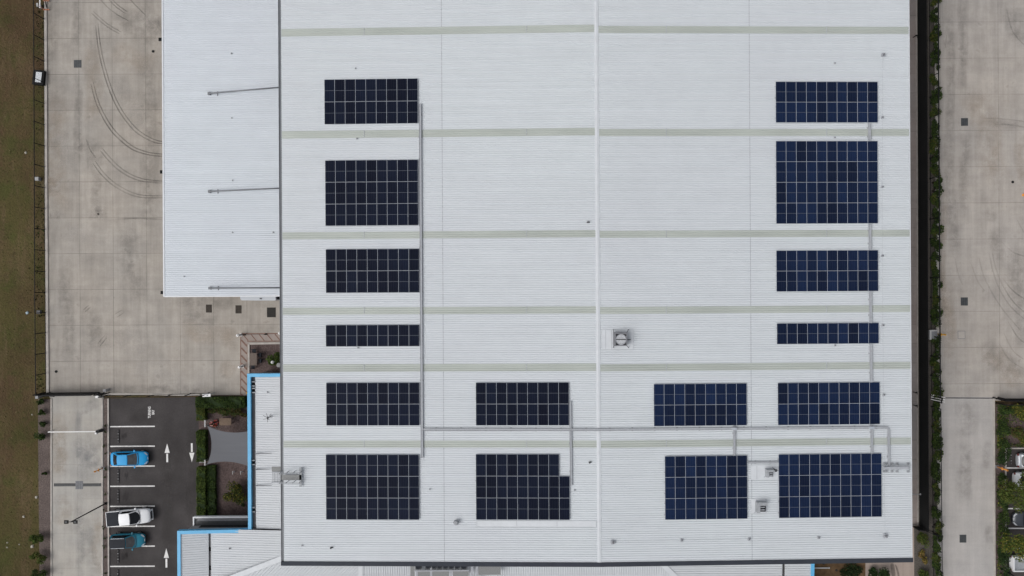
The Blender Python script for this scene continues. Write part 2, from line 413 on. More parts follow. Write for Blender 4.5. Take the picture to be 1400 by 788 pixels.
def kerb(name, pts, w, h, m='kerb', parent=None, z=0.0):
    b = MB()
    q = P(pts)
    for a, c in zip(q, q[1:]):
        b.bar((a[0], a[1], z + h / 2), (c[0], c[1], z + h / 2), w, h)
    return struct(b.build(name, m, parent))
kerb('kerb', [(62.5, -130), (64.2, 300), (66, 540)], .30, .14)
kerb('kerb', [(70.6, 545), (70.6, 900)], .17, .10)
kerb('kerb', [(140.3, 545), (140.6, 900)], .17, .12)
kerb('kerb', [(148.6, 545), (149.3, 900)], .17, .14)
kerb('kerb', [(145, 538.6), (274, 540.2)], .24, .10)
kerb('kerb', [(1278.2, -130), (1281.5, 540)], .34, .16)
kerb('kerb', [(1281.5, 550), (1283.8, 900)], .28, .14)
kerb('kerb', [(1358.5, 545), (1360, 900)], .16, .12)
kerb('kerb', [(1252.0, -130), (1254.4, 718)], .12, .14)
kerb('kerb', [(1268.2, -130), (1270, 900)], .16, .12, 'gravel')
kerb('kerb', [(1374.4, 900), (1374.4, 613), (1520, 613)], .15, .13)
kerb('kerb', [(340.2, 545), (340.4, 470), (430, 468.5)], .24, .16, 'kerb')

# painted lines (children of the surface they lie on)
b = MB()
for y in (583.2, 610.2, 637.4, 664.8, 692.2, 719.6, 746.8, 774.2, 801.6, 829):
    a, c = W(151, y + .2), W(212, y - .2)
    b.bar((a[0], a[1], ZP + .036), (c[0], c[1], ZP + .036), .15, .006)
b.build('bay_lines', 'paint', lot)
def arrow(px, y0, y1, up):
    mb = MB(); z = ZP + .038
    c, top, bot = W(px, (y0 + y1) / 2), W(px, y0), W(px, y1)
    L_ = top[1] - bot[1]; hx = c[0]
    tip, tail = (top[1], bot[1]) if up else (bot[1], top[1])
    s = 1 if up else -1
    neck = tip - s * L_ * .50
    f = [(hx - .32, neck, z), (hx + .32, neck, z), (hx, tip, z)]
    mb.face(f if up else f[::-1])
    nk = neck - s * .09
    q = [(hx - .115, nk, z), (hx - .115, tail, z), (hx + .115, tail, z), (hx + .115, nk, z)]
    mb.face(q if up else q[::-1])
    mb.build('lane_arrow', 'paint', lot)
arrow(228.9, 606.5, 632, True); arrow(262.6, 606, 632, False); arrow(227.8, 749.5, 776, True)
def text_mesh(txt, size, loc, rz, m, parent, sx=1.0, name='painted_lettering'):
    cu = bpy.data.curves.new('t', 'FONT'); cu.body = txt; cu.size = size; cu.align_x = 'CENTER'; cu.align_y = 'CENTER'
    cu.offset = 0.012
    o = bpy.data.objects.new('t', cu); COL.objects.link(o)
    dg = bpy.context.evaluated_depsgraph_get()
    me = bpy.data.meshes.new_from_object(o.evaluated_get(dg)); bpy.data.objects.remove(o)
    me.materials.clear(); me.materials.append(M[m])
    r = bpy.data.objects.new(name, me); COL.objects.link(r); r.parent = parent
    r.location = loc; r.rotation_euler = (0, 0, rz); r.scale = (sx, 1, 1)
    return r
p = W(204.8, 563.8); text_mesh('TURNING', .46, (p[0], p[1], ZP + .038), R(90), 'paint', lot, .70)
p = W(209.8, 563.8); text_mesh('BAY', .46, (p[0], p[1], ZP + .038), R(90), 'paint', lot, .70)
b = MB()
for y in (640, 668, 695.5, 722.5, 750, 777.5, 805):
    a, c = W(1375, y), W(1436, y)
    b.bar((a[0], a[1], ZP + .004), (c[0], c[1], ZP + .004), .15, .006)
b.build('bay_lines', 'paint', lot_e)
# walkway hatching
b = MB()
def stripe(p, q, w, z=ZP + .010):
    a, c = W(*p), W(*q); b.bar((a[0], a[1], z), (c[0], c[1], z), w, .004)
stripe((329.2, 456), (329.2, 541), .12); stripe((338.2, 470), (338.2, 541), .09)
stripe((329, 456.4), (400, 456), .12); stripe((338, 466.8), (400, 466.4), .10)
for i in range(8):
    y = 465 + i * 10.6
    stripe((330, y), (337.8, y + 8.5), .20)
for i in range(6):
    x = 331 + i * 11
    stripe((x + 1, 457), (x + 8.5, 466), .13)
b.build('walkway_stripes', 'hatch', walk)

# tyre marks
def ribbon(mb, pts, w, z):
    q = [Vector(W(*p)) for p in pts]
    # Catmull-Rom
    out = []
    for i in range(len(q) - 1):
        p0, p1, p2, p3 = q[max(i - 1, 0)], q[i], q[i + 1], q[min(i + 2, len(q) - 1)]
        for k in range(8):
            t = k / 8
            out.append(.5 * ((2 * p1) + (p2 - p0) * t + (2 * p0 - 5 * p1 + 4 * p2 - p3) * t * t + (3 * p1 - p0 - 3 * p2 + p3) * t ** 3))
    out.append(q[-1])
    L_, R_ = [], []
    for i, c in enumerate(out):
        d = (out[min(i + 1, len(out) - 1)] - out[max(i - 1, 0)]).normalized(); n = Vector((-d.y, d.x))
        ww = w * min(1, .35 + min(i, len(out) - 1 - i) / 6)
        L_.append(c + n * ww / 2); R_.append(c - n * ww / 2)
    for i in range(len(out) - 1):
        mb.face([(R_[i].x, R_[i].y, z), (R_[i + 1].x, R_[i + 1].y, z), (L_[i + 1].x, L_[i + 1].y, z), (L_[i].x, L_[i].y, z)])
def shift(pts, dx, dy): return [(x + dx, y + dy) for x, y in pts]
arcs = [[(131, 35), (133.5, 60), (138.5, 86), (147, 116), (158, 143), (171, 164), (185, 180), (200, 190), (213, 195.5), (226, 197)],
        [(124.5, 115), (131, 140), (140, 160), (152, 179), (165, 192.5), (180, 204), (195, 210), (210, 213), (226, 214)],
        [(137, 206), (147, 218), (160, 231), (175, 241), (190, 247), (205, 249.5), (226, 250.5)],
        [(127, 223), (137, 237), (150, 250), (165, 260), (180, 267), (197, 270.5), (226, 270.5)]]
mk, mf = MB(), MB()
for i, a in enumerate(arcs):
    ribbon(mk if i < 2 else mf, a, .16, ZP + .006); ribbon(mk if i < 2 else mf, shift(a, 3.2, -2.8), .14, ZP + .006)
for a in ([(125, 18), (138, 30), (150, 39), (164, 47)], [(128, 16), (141, 28), (153, 37), (166, 44)], [(136, -2), (148, 11), (160, 20), (176, 29)],
          [(146, -4), (158, 9), (172, 19)], [(149, -6), (161, 7), (175, 17)], [(175, -4), (186, 8), (200, 22)],
          [(118, 190), (123, 204), (131, 216)], [(114, 424), (122, 417)], [(116, 427), (124, 420)], [(157, 430), (167, 424)], [(160, 434), (169, 428)],
          [(134, 470), (143, 459)], [(137, 473), (146, 462)], [(160, 300), (185, 299), (222, 300)]):
    ribbon(mf, a, .15, ZP + .006)
mk.build('tyre_marks', 'tyre_mark', yard); mf.build('faint_tyre_marks', 'tyre_faint', yard)
mf = MB()
for a in ([(1352, 345), (1357, 370), (1366, 395), (1382, 420), (1405, 440)], [(1356, 343), (1361, 366), (1371, 391), (1387, 415), (1408, 433)],
          [(1338, 352), (1345, 378), (1357, 402), (1372, 425), (1395, 452)], [(1305, 352), (1310, 375), (1316, 390)], [(1328, 362), (1336, 384), (1346, 398)],
          [(1370, 380), (1385, 398), (1405, 412)], [(1372, 455), (1385, 480), (1405, 495)], [(1366, 470), (1380, 492), (1402, 506)], [(1378, 440), (1392, 462), (1408, 474)],
          [(1345, 162), (1372, 163), (1406, 167)], [(1360, 170), (1380, 171), (1406, 175)], [(1376, 12), (1383, 40), (1396, 58), (1410, 70)], [(1290, 55), (1293, 66)], [(1294, 48), (1292, 66)],
          [(1390, 300), (1400, 318), (1412, 330)], [(1368, 330), (1385, 345), (1405, 352)]):
    ribbon(mf, a, .17, ZP + .006)
mf.build('faint_tyre_marks', 'tyre_pale', yard_e)
mf = MB(); ribbon(mf, [(1219, 770), (1220.5, 778), (1222, 792)], .5, ZP + .010); ribbon(mf, [(1224, 772), (1227, 781), (1229, 790)], .22, ZP + .011); mf.build('soil_stain', 'soil_stain', apron)

# worn and dirty patches with soft edges
def soft_mat(name, col, strength, scale):
    m = bpy.data.materials.new(name); t, N, L = nt(m)
    out = N.new('ShaderNodeOutputMaterial'); b = N.new('ShaderNodeBsdfDiffuse'); tr = N.new('ShaderNodeBsdfTransparent')
    b.inputs[0].default_value = (*col, 1)
    mx = N.new('ShaderNodeMixShader'); L.new(tr.outputs[0], mx.inputs[1]); L.new(b.outputs[0], mx.inputs[2]); L.new(mx.outputs[0], out.inputs[0])
    at = N.new('ShaderNodeAttribute'); at.attribute_name = 'soft'; tc = N.new('ShaderNodeTexCoord')
    f = noise(N, L, tc.outputs['Object'], scale, 9, 0.72, 0.36, 0.66, 0.0, strength)
    L.new(mathn(N, L, 'MULTIPLY', f, at.outputs['Fac']), mx.inputs[0])
    return m
M['stain_dark'] = soft_mat('dark grime', (.12, .11, .10), .26, 1.1)
M['stain_blue'] = soft_mat('bluish grime', (.18, .195, .22), .26, .6)
M['stain_tan'] = soft_mat('tan dust', (.44, .36, .28), .36, .5)
M['stain_pale'] = soft_mat('pale dust', (.50, .47, .44), .35, .7)
M['stain_oil'] = soft_mat('oil drip', (.020, .019, .019), .50, 1.5)
M['stain_asph'] = soft_mat('worn asphalt', (.085, .078, .075), .40, .35)
def stains(rows, m, parent, z):
    v, f, a = [], [], []
    for x0, y0, x1, y1, w in rows:
        p, q = Vector(W(x0, y0)), Vector(W(x1, y1)); d = q - p; L_ = max(d.length, .01); d = d / L_; n = Vector((-d.y, d.x))
        NU, NV = max(6, int(L_ / .8)), 6; b0 = len(v)
        for i in range(NU + 1):
            u = i / NU; wob = .25 * w * math.sin(u * 9 + x0)
            for j in range(NV + 1):
                t_ = 2 * j / NV - 1; c = p + d * (L_ * u) + n * (t_ * w / 2 + wob * .4)
                v.append((c.x, c.y, z)); a.append((1 - t_ * t_) * min(1, 5 * u, 5 * (1 - u)))
        for i in range(NU):
            for j in range(NV):
                k = b0 + i * (NV + 1) + j; f.append((k, k + NV + 1, k + NV + 2, k + 1))
        z += .0015
    me = bpy.data.meshes.new('stain'); me.from_pydata(v, [], f); me.materials.append(M[m])
    at = me.attributes.new('soft', 'FLOAT', 'POINT'); at.data.foreach_set('value', a)
    o = bpy.data.objects.new('stain', me); COL.objects.link(o); o.parent = parent
    return o
stains([(104, -10, 105, 75, 1.6), (106, 95, 107.5, 230, 1.3), (72, 5, 71, 92, 1.7), (64.5, 60, 65.5, 300, .5), (150, 20, 222, 55, 3.6), (190, 0, 223, 50, 3.0), (117, 190, 137, 230, 3.0), (118, 295, 150, 290, 1.6), (66, 295, 84, 294, 1.3), (131, 225, 133, 300, 1.4),
        (90, 350, 95, 500, 2.2), (230, 410, 330, 415, 1.6), (118, 420, 140, 480, 3.0), (250, 425, 300, 440, 3.0), (90, 530, 320, 534, 1.4), (205, 60, 205, 330, 2.6), (170, 300, 190, 420, 3.0)], 'stain_dark', yard, ZP + .012)
stains([(75, 110, 80, 300, 3.2), (128, 50, 128, 180, 2.6), (70, 240, 68, 270, 2.4), (240, 445, 330, 470, 3.0), (300, 500, 322, 510, 2.2), (150, 70, 215, 90, 3.0)], 'stain_tan', yard, ZP + .040)
stains([(85, 310, 130, 330, 2.6), (150, 450, 240, 520, 5.0), (85, 180, 96, 230, 2.2), (160, 100, 195, 190, 2.8)], 'stain_pale', yard, ZP + .052)
stains([(108, 545, 108, 658, 1.0), (110, 596, 128, 660, 3.2), (108.5, 668, 109, 800, 1.3), (118, 548, 128, 562, 2.6), (112, 700, 130, 788, 2.0), (132, 598, 120, 640, 2.6)], 'stain_blue', drive, ZP + .016)
stains([(80, 560, 80, 655, 2.4), (85, 675, 86, 720, 2.4), (132, 700, 134, 788, 1.6), (79, 592, 90, 650, 2.0)], 'stain_tan', drive, ZP + .028)
stains([(1299, -10, 1298, 300, 1.4), (1316, -10, 1317, 130, 1.3), (1319, 180, 1316, 300, 1.3), (1345, 290, 1362, 300, 1.6), (1358, 310, 1366, 360, 1.8), (1390, 330, 1400, 480, 3.0), (1340, 470, 1400, 520, 3.4), (1302, 270, 1304, 350, 1.6), (1375, 10, 1400, 60, 3.0), (1350, 168, 1400, 172, 1.2)], 'stain_dark', yard_e, ZP + .012)
stains([(1288, 240, 1289, 470, 1.3), (1396, 180, 1399, 262, 2.2), (1350, 480, 1400, 530, 3.0), (1330, 120, 1370, 260, 4.0), (1297, 380, 1298, 500, 1.8)], 'stain_tan', yard_e, ZP + .030)
stains([(1318, 600, 1320, 690, 2.4), (1352, 600, 1344, 645, 1.2), (1322, 545, 1323, 600, 3.0), (1351, 715, 1352, 745, 1.2)], 'stain_dark', drive_e, ZP + .012)
stains([(160, 599, 160, 600.5, 1.2), (170, 652, 176, 652, 1.2), (168, 678, 176, 679, 1.2), (165, 760, 176, 761, 1.2), (165, 596, 175, 597, 1.0)], 'stain_oil', lot, ZP + .016)
stains([(228, 560, 228, 780, 1.6), (262, 560, 262, 720, 1.6), (245, 600, 240, 700, 2.6), (190, 560, 200, 575, 3.4)], 'stain_asph', lot, ZP + .024)

# ------------------------------------------------------------------ corrugated sheets
def clip_line(poly, origin, d):
    """parameters where the line origin + t d crosses a convex polygon"""
    ts = []
    for i in range(len(poly)):
        a, c = Vector(poly[i]), Vector(poly[(i + 1) % len(poly)])
        e = c - a; den = d.x * e.y - d.y * e.x
        if abs(den) < 1e-9: continue
        w = a - origin
        t = (w.x * e.y - w.y * e.x) / den; u = (w.x * d.y - w.y * d.x) / den
        if -1e-9 <= u <= 1 + 1e-9: ts.append(t)
    return (min(ts), max(ts)) if len(ts) >= 2 else None
def ribbed(mb, poly, zf, ang, pitch=.245, h=.050, wb=.10, wt=.035, mi=0, base=True, lift=0.0):
    """roof pan over a convex outline with trapezoid ribs running along angle ang"""
    a = sum(poly[i][0] * poly[(i + 1) % len(poly)][1] - poly[(i + 1) % len(poly)][0] * poly[i][1] for i in range(len(poly)))
    if a < 0: poly = poly[::-1]
    if base: mb.face([(p[0], p[1], zf(*p) + lift) for p in poly], mi)
    d = Vector((math.cos(ang), math.sin(ang))); n = Vector((-d.y, d.x))
    ks = [Vector(p).dot(n) for p in poly]
    k = math.ceil(min(ks) / pitch)
    while k * pitch < max(ks):
        o = n * (k * pitch)
        r = clip_line(poly, o, d); k += 1
        if not r or r[1] - r[0] < .05: continue
        def pt(t, s, dz):
            q = o + d * t + n * s
            return (q.x, q.y, zf(q.x, q.y) + dz + lift)
        t0, t1 = r
        A = [pt(t0, -wb / 2, 0.001), pt(t0, -wt / 2, h), pt(t0, wt / 2, h), pt(t0, wb / 2, 0.001)]
        B = [pt(t1, -wb / 2, 0.001), pt(t1, -wt / 2, h), pt(t1, wt / 2, h), pt(t1, wb / 2, 0.001)]
        for i in range(3):
            mb.face([A[i], B[i], B[i + 1], A[i + 1]], mi)
        mb.face(A, mi); mb.face(B[::-1], mi)
    return mb

# ------------------------------------------------------------------ warehouse
ZE, ZR = 9.6, 10.4
XW = W(386.3, 394, ZE)[0]; XE = W(1244.3, 394, ZE)[0]; XR = W(817.3, 394, ZR)[0]
YS = W(817, 768.2, 10.2)[1] ; YN = W(700, -120, ZE)[1]
def zr(x, y=0):
    if x < XR: return ZE + (ZR - ZE) * max(-.1, (x - XW) / (XR - XW))
    return ZE + (ZR - ZE) * max(-.1, (XE - x) / (XE - XR))
def WR(px, py, dz=0.0):
    z = 10.0
    for _ in range(4):
        x, y = W(px, py, z + dz); z = zr(x)
    return x, y, z + dz
SLW = math.atan2(ZR - ZE, XR - XW); SLE = -math.atan2(ZR - ZE, XE - XR)

wh = thing('warehouse', 'big warehouse with wide white ribbed roof carrying all the dark solar arrays', 'warehouse', (0, 0, 0))
b = MB()
b.prism([(XW + .35, YS + .3), (XE - .35, YS + .3), (XE - .35, YN), (XW + .35, YN)], 0, ZE - .25)
b.build('wall', 'wall', wh)
b = MB()
ribbed(b, [(XW, YS), (XR, YS), (XR, YN), (XW, YN)], zr, 0)
ribbed(b, [(XR, YS), (XE, YS), (XE, YN), (XR, YN)], zr, 0)
b.build('roof', 'roof', wh)
SKY = [((390, 43.9), (812, 40.2), (821, 40.2), (1240, 42.2)), ((390, 183.2), (812, 181.6), (821, 181.4), (1240, 181.4)),
       ((390, 321.8), (812, 320.6), (821, 320.2), (1241, 319.6)), ((391, 425.4), (812, 424.2), (821, 424), (1242, 422.9)),
       ((391, 503), (813, 502.2), (821, 502), (1243, 500.8)), ((391, 607.8), (814, 606.8), (821, 606.6), (1244, 604.2))]
JX = {0: (498, 720), 1: (911, 1130)}
for row in SKY:
    for side in (0, 1):
        a, c = WR(*row[2 * side]), WR(*row[2 * side + 1])
        yc = (a[1] + c[1]) / 2
        x0, x1 = (XW + .03, XR - .22) if side == 0 else (XR + .22, XE - .03)
        hw = .39
        sb = MB()
        ribbed(sb, [(x0, yc - hw), (x1, yc - hw), (x1, yc + hw), (x0, yc + hw)], zr, 0, h=.050, lift=.014)
        for jx in JX[side]:
            q = WR(jx, row[2 * side][1])
            sb.box(q[0] - .03, yc - hw, q[2] + .012, q[0] + .03, yc + hw, q[2] + .070, 1)
        sb.build('skylight', ['skylight', 'lap'], wh)
for jx in (605.6, 1026.2):
    q = WR(jx, 394); sb = MB()
    ribbed(sb, [(q[0] - .035, YS), (q[0] + .035, YS), (q[0] + .035, YN), (q[0] - .035, YN)], zr, 0, lift=.004, h=.052)
    sb.build('sheet_lap', 'lap', wh)
rc = MB()
for s in (-1, 1):
    ys = [YS - .55] + [W(817, yy, ZR)[1] for yy in (712, 590, 520, 446, 372, 300, 228, 152, 77, 2, -60)] + [YN]
    for i in range(len(ys) - 1):
        lift = .055 + (.008 if i % 2 else 0)
        y0, y1 = ys[i], ys[i + 1]
        if i == 0:
            f = [(XR, y0 - .12, ZR + lift), (XR + s * .23, y0 + .3, ZR + lift - .03), (XR + s * .23, y1, ZR + lift - .03), (XR, y1, ZR + lift)]
        else:
            f = [(XR, y0 - .1, ZR + lift), (XR + s * .23, y0 - .1, ZR + lift - .03), (XR + s * .23, y1, ZR + lift - .03), (XR, y1, ZR + lift)]
        rc.face(f if s > 0 else f[::-1])
        e = f[1], f[2]
        k = [e[0], (e[0][0], e[0][1], e[0][2] - .035), (e[1][0], e[1][1], e[1][2] - .035), e[1]]
        rc.face(k if s < 0 else k[::-1])
rc.build('ridge_cap', 'flash', wh)
sb = MB(); sb.box(XW - .32, YS - .5, ZE - .20, XW - .01, YN, ZE - .05); sb.box(XW - .32, YS - .5, ZE - .05, XW - .28, YN, ZE + .02)
sb.build('gutter', 'gutter', wh)
sb = MB(); sb.box(XE + .01, YS - .5, ZE - .20, XE + .10, YN, ZE + .0)
sb.build('gutter', 'white_trim', wh)
sb = MB()
zt = lambda x, y: zr(x) + .10
for x0, x1 in ((XW - .32, XR), (XR, XE + .12)):
    sb.prism([(x0, YS - .46), (x1, YS - .46), (x1, YS - .004), (x0, YS - .004)], lambda x, y: zr(x) - .45, zt)
sb.build('gable_trim', 'charcoal', wh)
def flashing(px0, py0, px1, py1, seams=()):
    a, c = WR(px0, py0), WR(px1, py1); mb = MB()
    P4 = [(a[0], c[1]), (c[0], c[1]), (c[0], a[1]), (a[0], a[1])]
    mb.prism(P4, lambda x, y: zr(x) + .052, lambda x, y: zr(x) + .058)
    for s in seams:
        q = WR(s, (py0 + py1) / 2)
        mb.box(q[0] - .02, c[1] + .05, q[2] + .050, q[0] + .02, a[1] - .05, q[2] + .068, 1)
    mb.build('flashing', ['flash', 'galv'], wh)
flashing(823, 451, 866, 478, (828, 836)); flashing(1026.5, 636, 1064, 655.5, (1034.5,)); flashing(651, 712, 815, 720.5, (652, 706.5, 761.5)); flashing(1027, 682, 1048, 702)

# ------------------------------------------------------------------ solar arrays
def panel_proto(kind, w, l):
    mb = MB(); fw = .015; t = .035
    mb.face([(-w / 2 + fw, -l / 2 + fw, t - .003), (w / 2 - fw, -l / 2 + fw, t - .003), (w / 2 - fw, -.012, t - .003), (-w / 2 + fw, -.012, t - .003)])
    mb.face([(-w / 2 + fw, .012, t - .003), (w / 2 - fw, .012, t - .003), (w / 2 - fw, l / 2 - fw, t - .003), (-w / 2 + fw, l / 2 - fw, t - .003)])
    mb.face([(-w / 2 + fw, -.012, t - .003), (w / 2 - fw, -.012, t - .003), (w / 2 - fw, .012, t - .003), (-w / 2 + fw, .012, t - .003)], 1)
    o = mb.build('solar_panel', [kind, 'cell_line'])
    f = MB()
    f.box(-w / 2, -l / 2, 0, -w / 2 + fw, l / 2, t); f.box(w / 2 - fw, -l / 2, 0, w / 2, l / 2, t)
    f.box(-w / 2 + fw, -l / 2, 0, w / 2 - fw, -l / 2 + fw, t); f.box(-w / 2 + fw, l / 2 - fw, 0, w / 2 - fw, l / 2, t)
    f.face([(-w / 2 + fw, -l / 2 + fw, .004), (-w / 2 + fw, l / 2 - fw, .004), (w / 2 - fw, l / 2 - fw, .004), (w / 2 - fw, -l / 2 + fw, .004)])
    f.build('frame', 'alu', o)
    return o
PIT = {'cell_dark': (1.148, 2.385), 'cell_blue': (1.140, 2.285)}
PROTO = {}
def solar_array(px0, py0, px1, py1, cols, rows, kind, label, skip=()):
    cx, cy, cz = WR((px0 + px1) / 2, (py0 + py1) / 2, .14)
    a, c = WR(px0, py0, .14), WR(px1, py1, .14)
    pw, pl = (c[0] - a[0]) / cols, (a[1] - c[1]) / rows
    if kind not in PROTO:
        PROTO[kind] = panel_proto(kind, PIT[kind][0] - .018, PIT[kind][1] - .018); first = True
    else: first = False
    t = thing('solar_array', label, 'solar array', (cx, cy, cz), 0, 'solar arrays on the warehouse roof')
    t.rotation_euler = (0, -(SLW if cx < XR else SLE), 0)
    for r in range(rows):
        for k in range(cols):
            if (k, r) in skip: continue
            if first: o = PROTO[kind]; first = False; o.parent = t
            else: o = copy_tree(PROTO[kind], t)
            o.location = ((k - (cols - 1) / 2) * pw, ((rows - 1) / 2 - r) * pl, 0)
            o.scale = (pw / PIT[kind][0], pl / PIT[kind][1], 1)
    for r in range(rows):
        for s in (-.27, .27):
            y = ((rows - 1) / 2 - r) * pl + s * pl
            n0 = 0; n1 = cols - (1 if (cols - 1, r) in skip else 0)
            mb = MB().box(-cols * pw / 2 - .08, y - .02, -.06, (n1 - cols / 2) * pw + .08, y + .02, -.002)
            for k in range(0, n1 + 1, 2):
                x = (k - cols / 2) * pw
                mb.box(x - .03, y - .03, -.11, x + .03, y + .03, -.06)
            mb.build('mounting_rail', 'galv', t)
    return t
LD, RB = 'cell_dark', 'cell_blue'
solar_array(443.3, 109, 571.3, 169, 9, 2, LD, 'dark solar array, two rows of nine, topmost beside the long grey conduit')
solar_array(444.3, 219.6, 572, 308.2, 9, 3, LD, 'dark solar array, three rows of nine, second from the top beside the long grey conduit')
solar_array(445.2, 341, 573.4, 400, 9, 2, LD, 'dark solar array, two rows of nine, third from the top beside the long grey conduit')
solar_array(445.3, 444.6, 573.4, 473.6, 9, 1, LD, 'dark solar array of a single row of nine, beside the long grey conduit')
solar_array(445.8, 523.4, 573.6, 582, 9, 2, LD, 'dark solar array, two rows of nine, straight above the lowest array beside the long conduit')
solar_array(445.3, 621.5, 573.3, 710.8, 9, 3, LD, 'dark solar array, three rows of nine, nearest the roof access platform')
solar_array(650.3, 523.2, 778, 581.8, 9, 2, LD, 'dark solar array, two rows of nine, above the array with a missing corner')
solar_array(650.3, 621.0, 779, 711, 9, 3, LD, 'dark solar array whose top corner panel is missing, beside the ridge', skip=((8, 0),))
solar_array(893.7, 525.3, 1021.2, 581.8, 9, 2, RB, 'blue solar array, two rows of nine, just past the ridge, above the long cable tray')
solar_array(908.8, 624.0, 1022, 709.4, 8, 3, RB, 'blue solar array, three rows of eight, beside the small roof vents')
solar_array(1060.3, 112, 1200.2, 168, 10, 2, RB, 'blue solar array, two rows of ten, topmost near the driveway side eave')
solar_array(1060.6, 193.2, 1200.4, 305.8, 10, 4, RB, 'largest blue solar array, four rows of ten panels')
solar_array(1061.2, 342.8, 1200.8, 398.3, 10, 2, RB, 'blue solar array, two rows of ten, just below the four-row array')
solar_array(1062.0, 442.4, 1201.5, 469.8, 10, 1, RB, 'blue solar array of a single row of ten panels')
solar_array(1063.2, 523.8, 1203, 580.2, 10, 2, RB, 'blue solar array, two rows of ten, just below the single-row array of ten')
solar_array(1064.4, 621.5, 1205.6, 706.6, 10, 3, RB, 'blue solar array, three rows of ten, nearest the corner pipe rack')

# ------------------------------------------------------------------ cable trays
def tray(px0, py0, px1, py1, w, label, m='galv', dz=.13):
    a, c = WR(px0, py0, dz), WR(px1, py1, dz)
    t = thing('cable_tray', label, 'cable tray', (0, 0, 0), 0, 'cable trays on the warehouse roof')
    vert = abs(py1 - py0) > abs(px1 - px0)
    segs = [(a, c)]
    if not vert and (a[0] - XR) * (c[0] - XR) < 0:
        mid = (XR, a[1] + (c[1] - a[1]) * (XR - a[0]) / (c[0] - a[0]), ZR + dz)
        segs = [(a, mid), (mid, c)]
    mb = MB()
    for p, q in segs: mb.bar(p, q, w, .08)
    mb.build('tray', m, t)
    mb = MB()
    o = (w * .5 - .014)
    for p, q in segs:
        for s in (-1, 1):
            d = Vector((s * o, 0, .05)) if vert else Vector((0, s * o, .05))
            mb.bar(Vector(p) + d, Vector(q) + d, .025, .05)
    mb.build('side_rail', 'galv_d', t)
    mb = MB()
    for p, q in segs:
        p, q = Vector(p), Vector(q); n = max(2, int((q - p).length / 2.4))
        for i in range(n):
            s = p.lerp(q, (i + .5) / n); d = (w * .75, .09) if vert else (.09, w * .75)
            mb.box(s.x - d[0], s.y - d[1], s.z - .115, s.x + d[0], s.y + d[1], s.z - .042)
    mb.build('support_foot', 'galv_d', t)
    return t
tray(574.4, 142, 577, 626, .25, 'long grey cable tray running down past six dark arrays')
tray(579, 587.3, 1214, 584.6, .25, 'longest cable tray, crossing the ridge from one roof slope to the other')
tray(779.6, 549, 781, 664, .22, 'cable tray beside the arrays near the ridge, ending at the missing panel corner')
tray(1188.3, 169, 1188.9, 192.6, .27, 'short cable tray linking the topmost blue array to the four-row array')
tray(1189.2, 306.5, 1189.6, 342, .27, 'short cable tray just below the four-row blue array')
tray(1189.9, 399, 1190.4, 441.8, .27, 'short cable tray just above the single row of ten blue panels')
tray(1190.5, 470.4, 1191.2, 523, .27, 'cable tray just below the single row of ten blue panels')
tray(1191.6, 581.4, 1191.9, 621, .22, 'short cable tray entering the blue array nearest the corner pipe rack')
tray(1004, 582.6, 1004, 623.4, .22, 'short cable tray dropping to the blue array of eight columns')
tray(1022.6, 632.4, 1063.6, 632.2, .22, 'short cable tray joining the two lowest blue arrays')
tray(1214.6, 585.5, 1215.2, 638, .22, 'cable tray turning down to the corner pipe rack')
# junction boxes
for px, py, lb in ((1003.6, 586.3, 'grey junction box on the long cable tray under the nine-column blue array'), (1191.4, 584.8, 'grey junction box on the long cable tray near its bend')):
    q = WR(px, py, .3); t = thing('junction_box', lb, 'junction box', q, 0, 'junction boxes on the long cable tray')
    MB().cbox(0, 0, 0, .55, .22, .16).cbox(0, 0, -.2, .08, .5, .1).build('enclosure', 'galv', t); MB().cbox(0, 0, .09, .57, .24, .02).build('lid', 'alu', t)
# pipe rack at the corner
t = thing('pipe_rack', 'grey pipe rack on small feet at the end of the cable tray by the eave', 'pipe rack')
a, c = WR(1207, 640.3, .35), WR(1242, 639.4, .35)
MB().bar(a, c, .26, .10).build('tray', 'galv', t)
a2, c2 = WR(1217, 637.2, .42), WR(1241.5, 636.6, .42)
MB().bar(a2, c2, .07, .07).build('pipe', 'galv_d', t)
for px in (1208.5, 1211.5, 1219, 1226, 1241):
    u, v = WR(px, 634, 0), WR(px, 644.6, 0)
    mb = MB(); mb.bar((u[0], u[1], u[2] + .28), (v[0], v[1], v[2] + .28), .06)
    for q in (u, v): mb.box(q[0] - .14, q[1] - .12, q[2] + .03, q[0] + .14, q[1] + .12, q[2] + .09); mb.bar((q[0], q[1], q[2] + .05), (q[0], q[1], q[2] + .3), .06)
    mb.build('stand', 'galv_d', t)

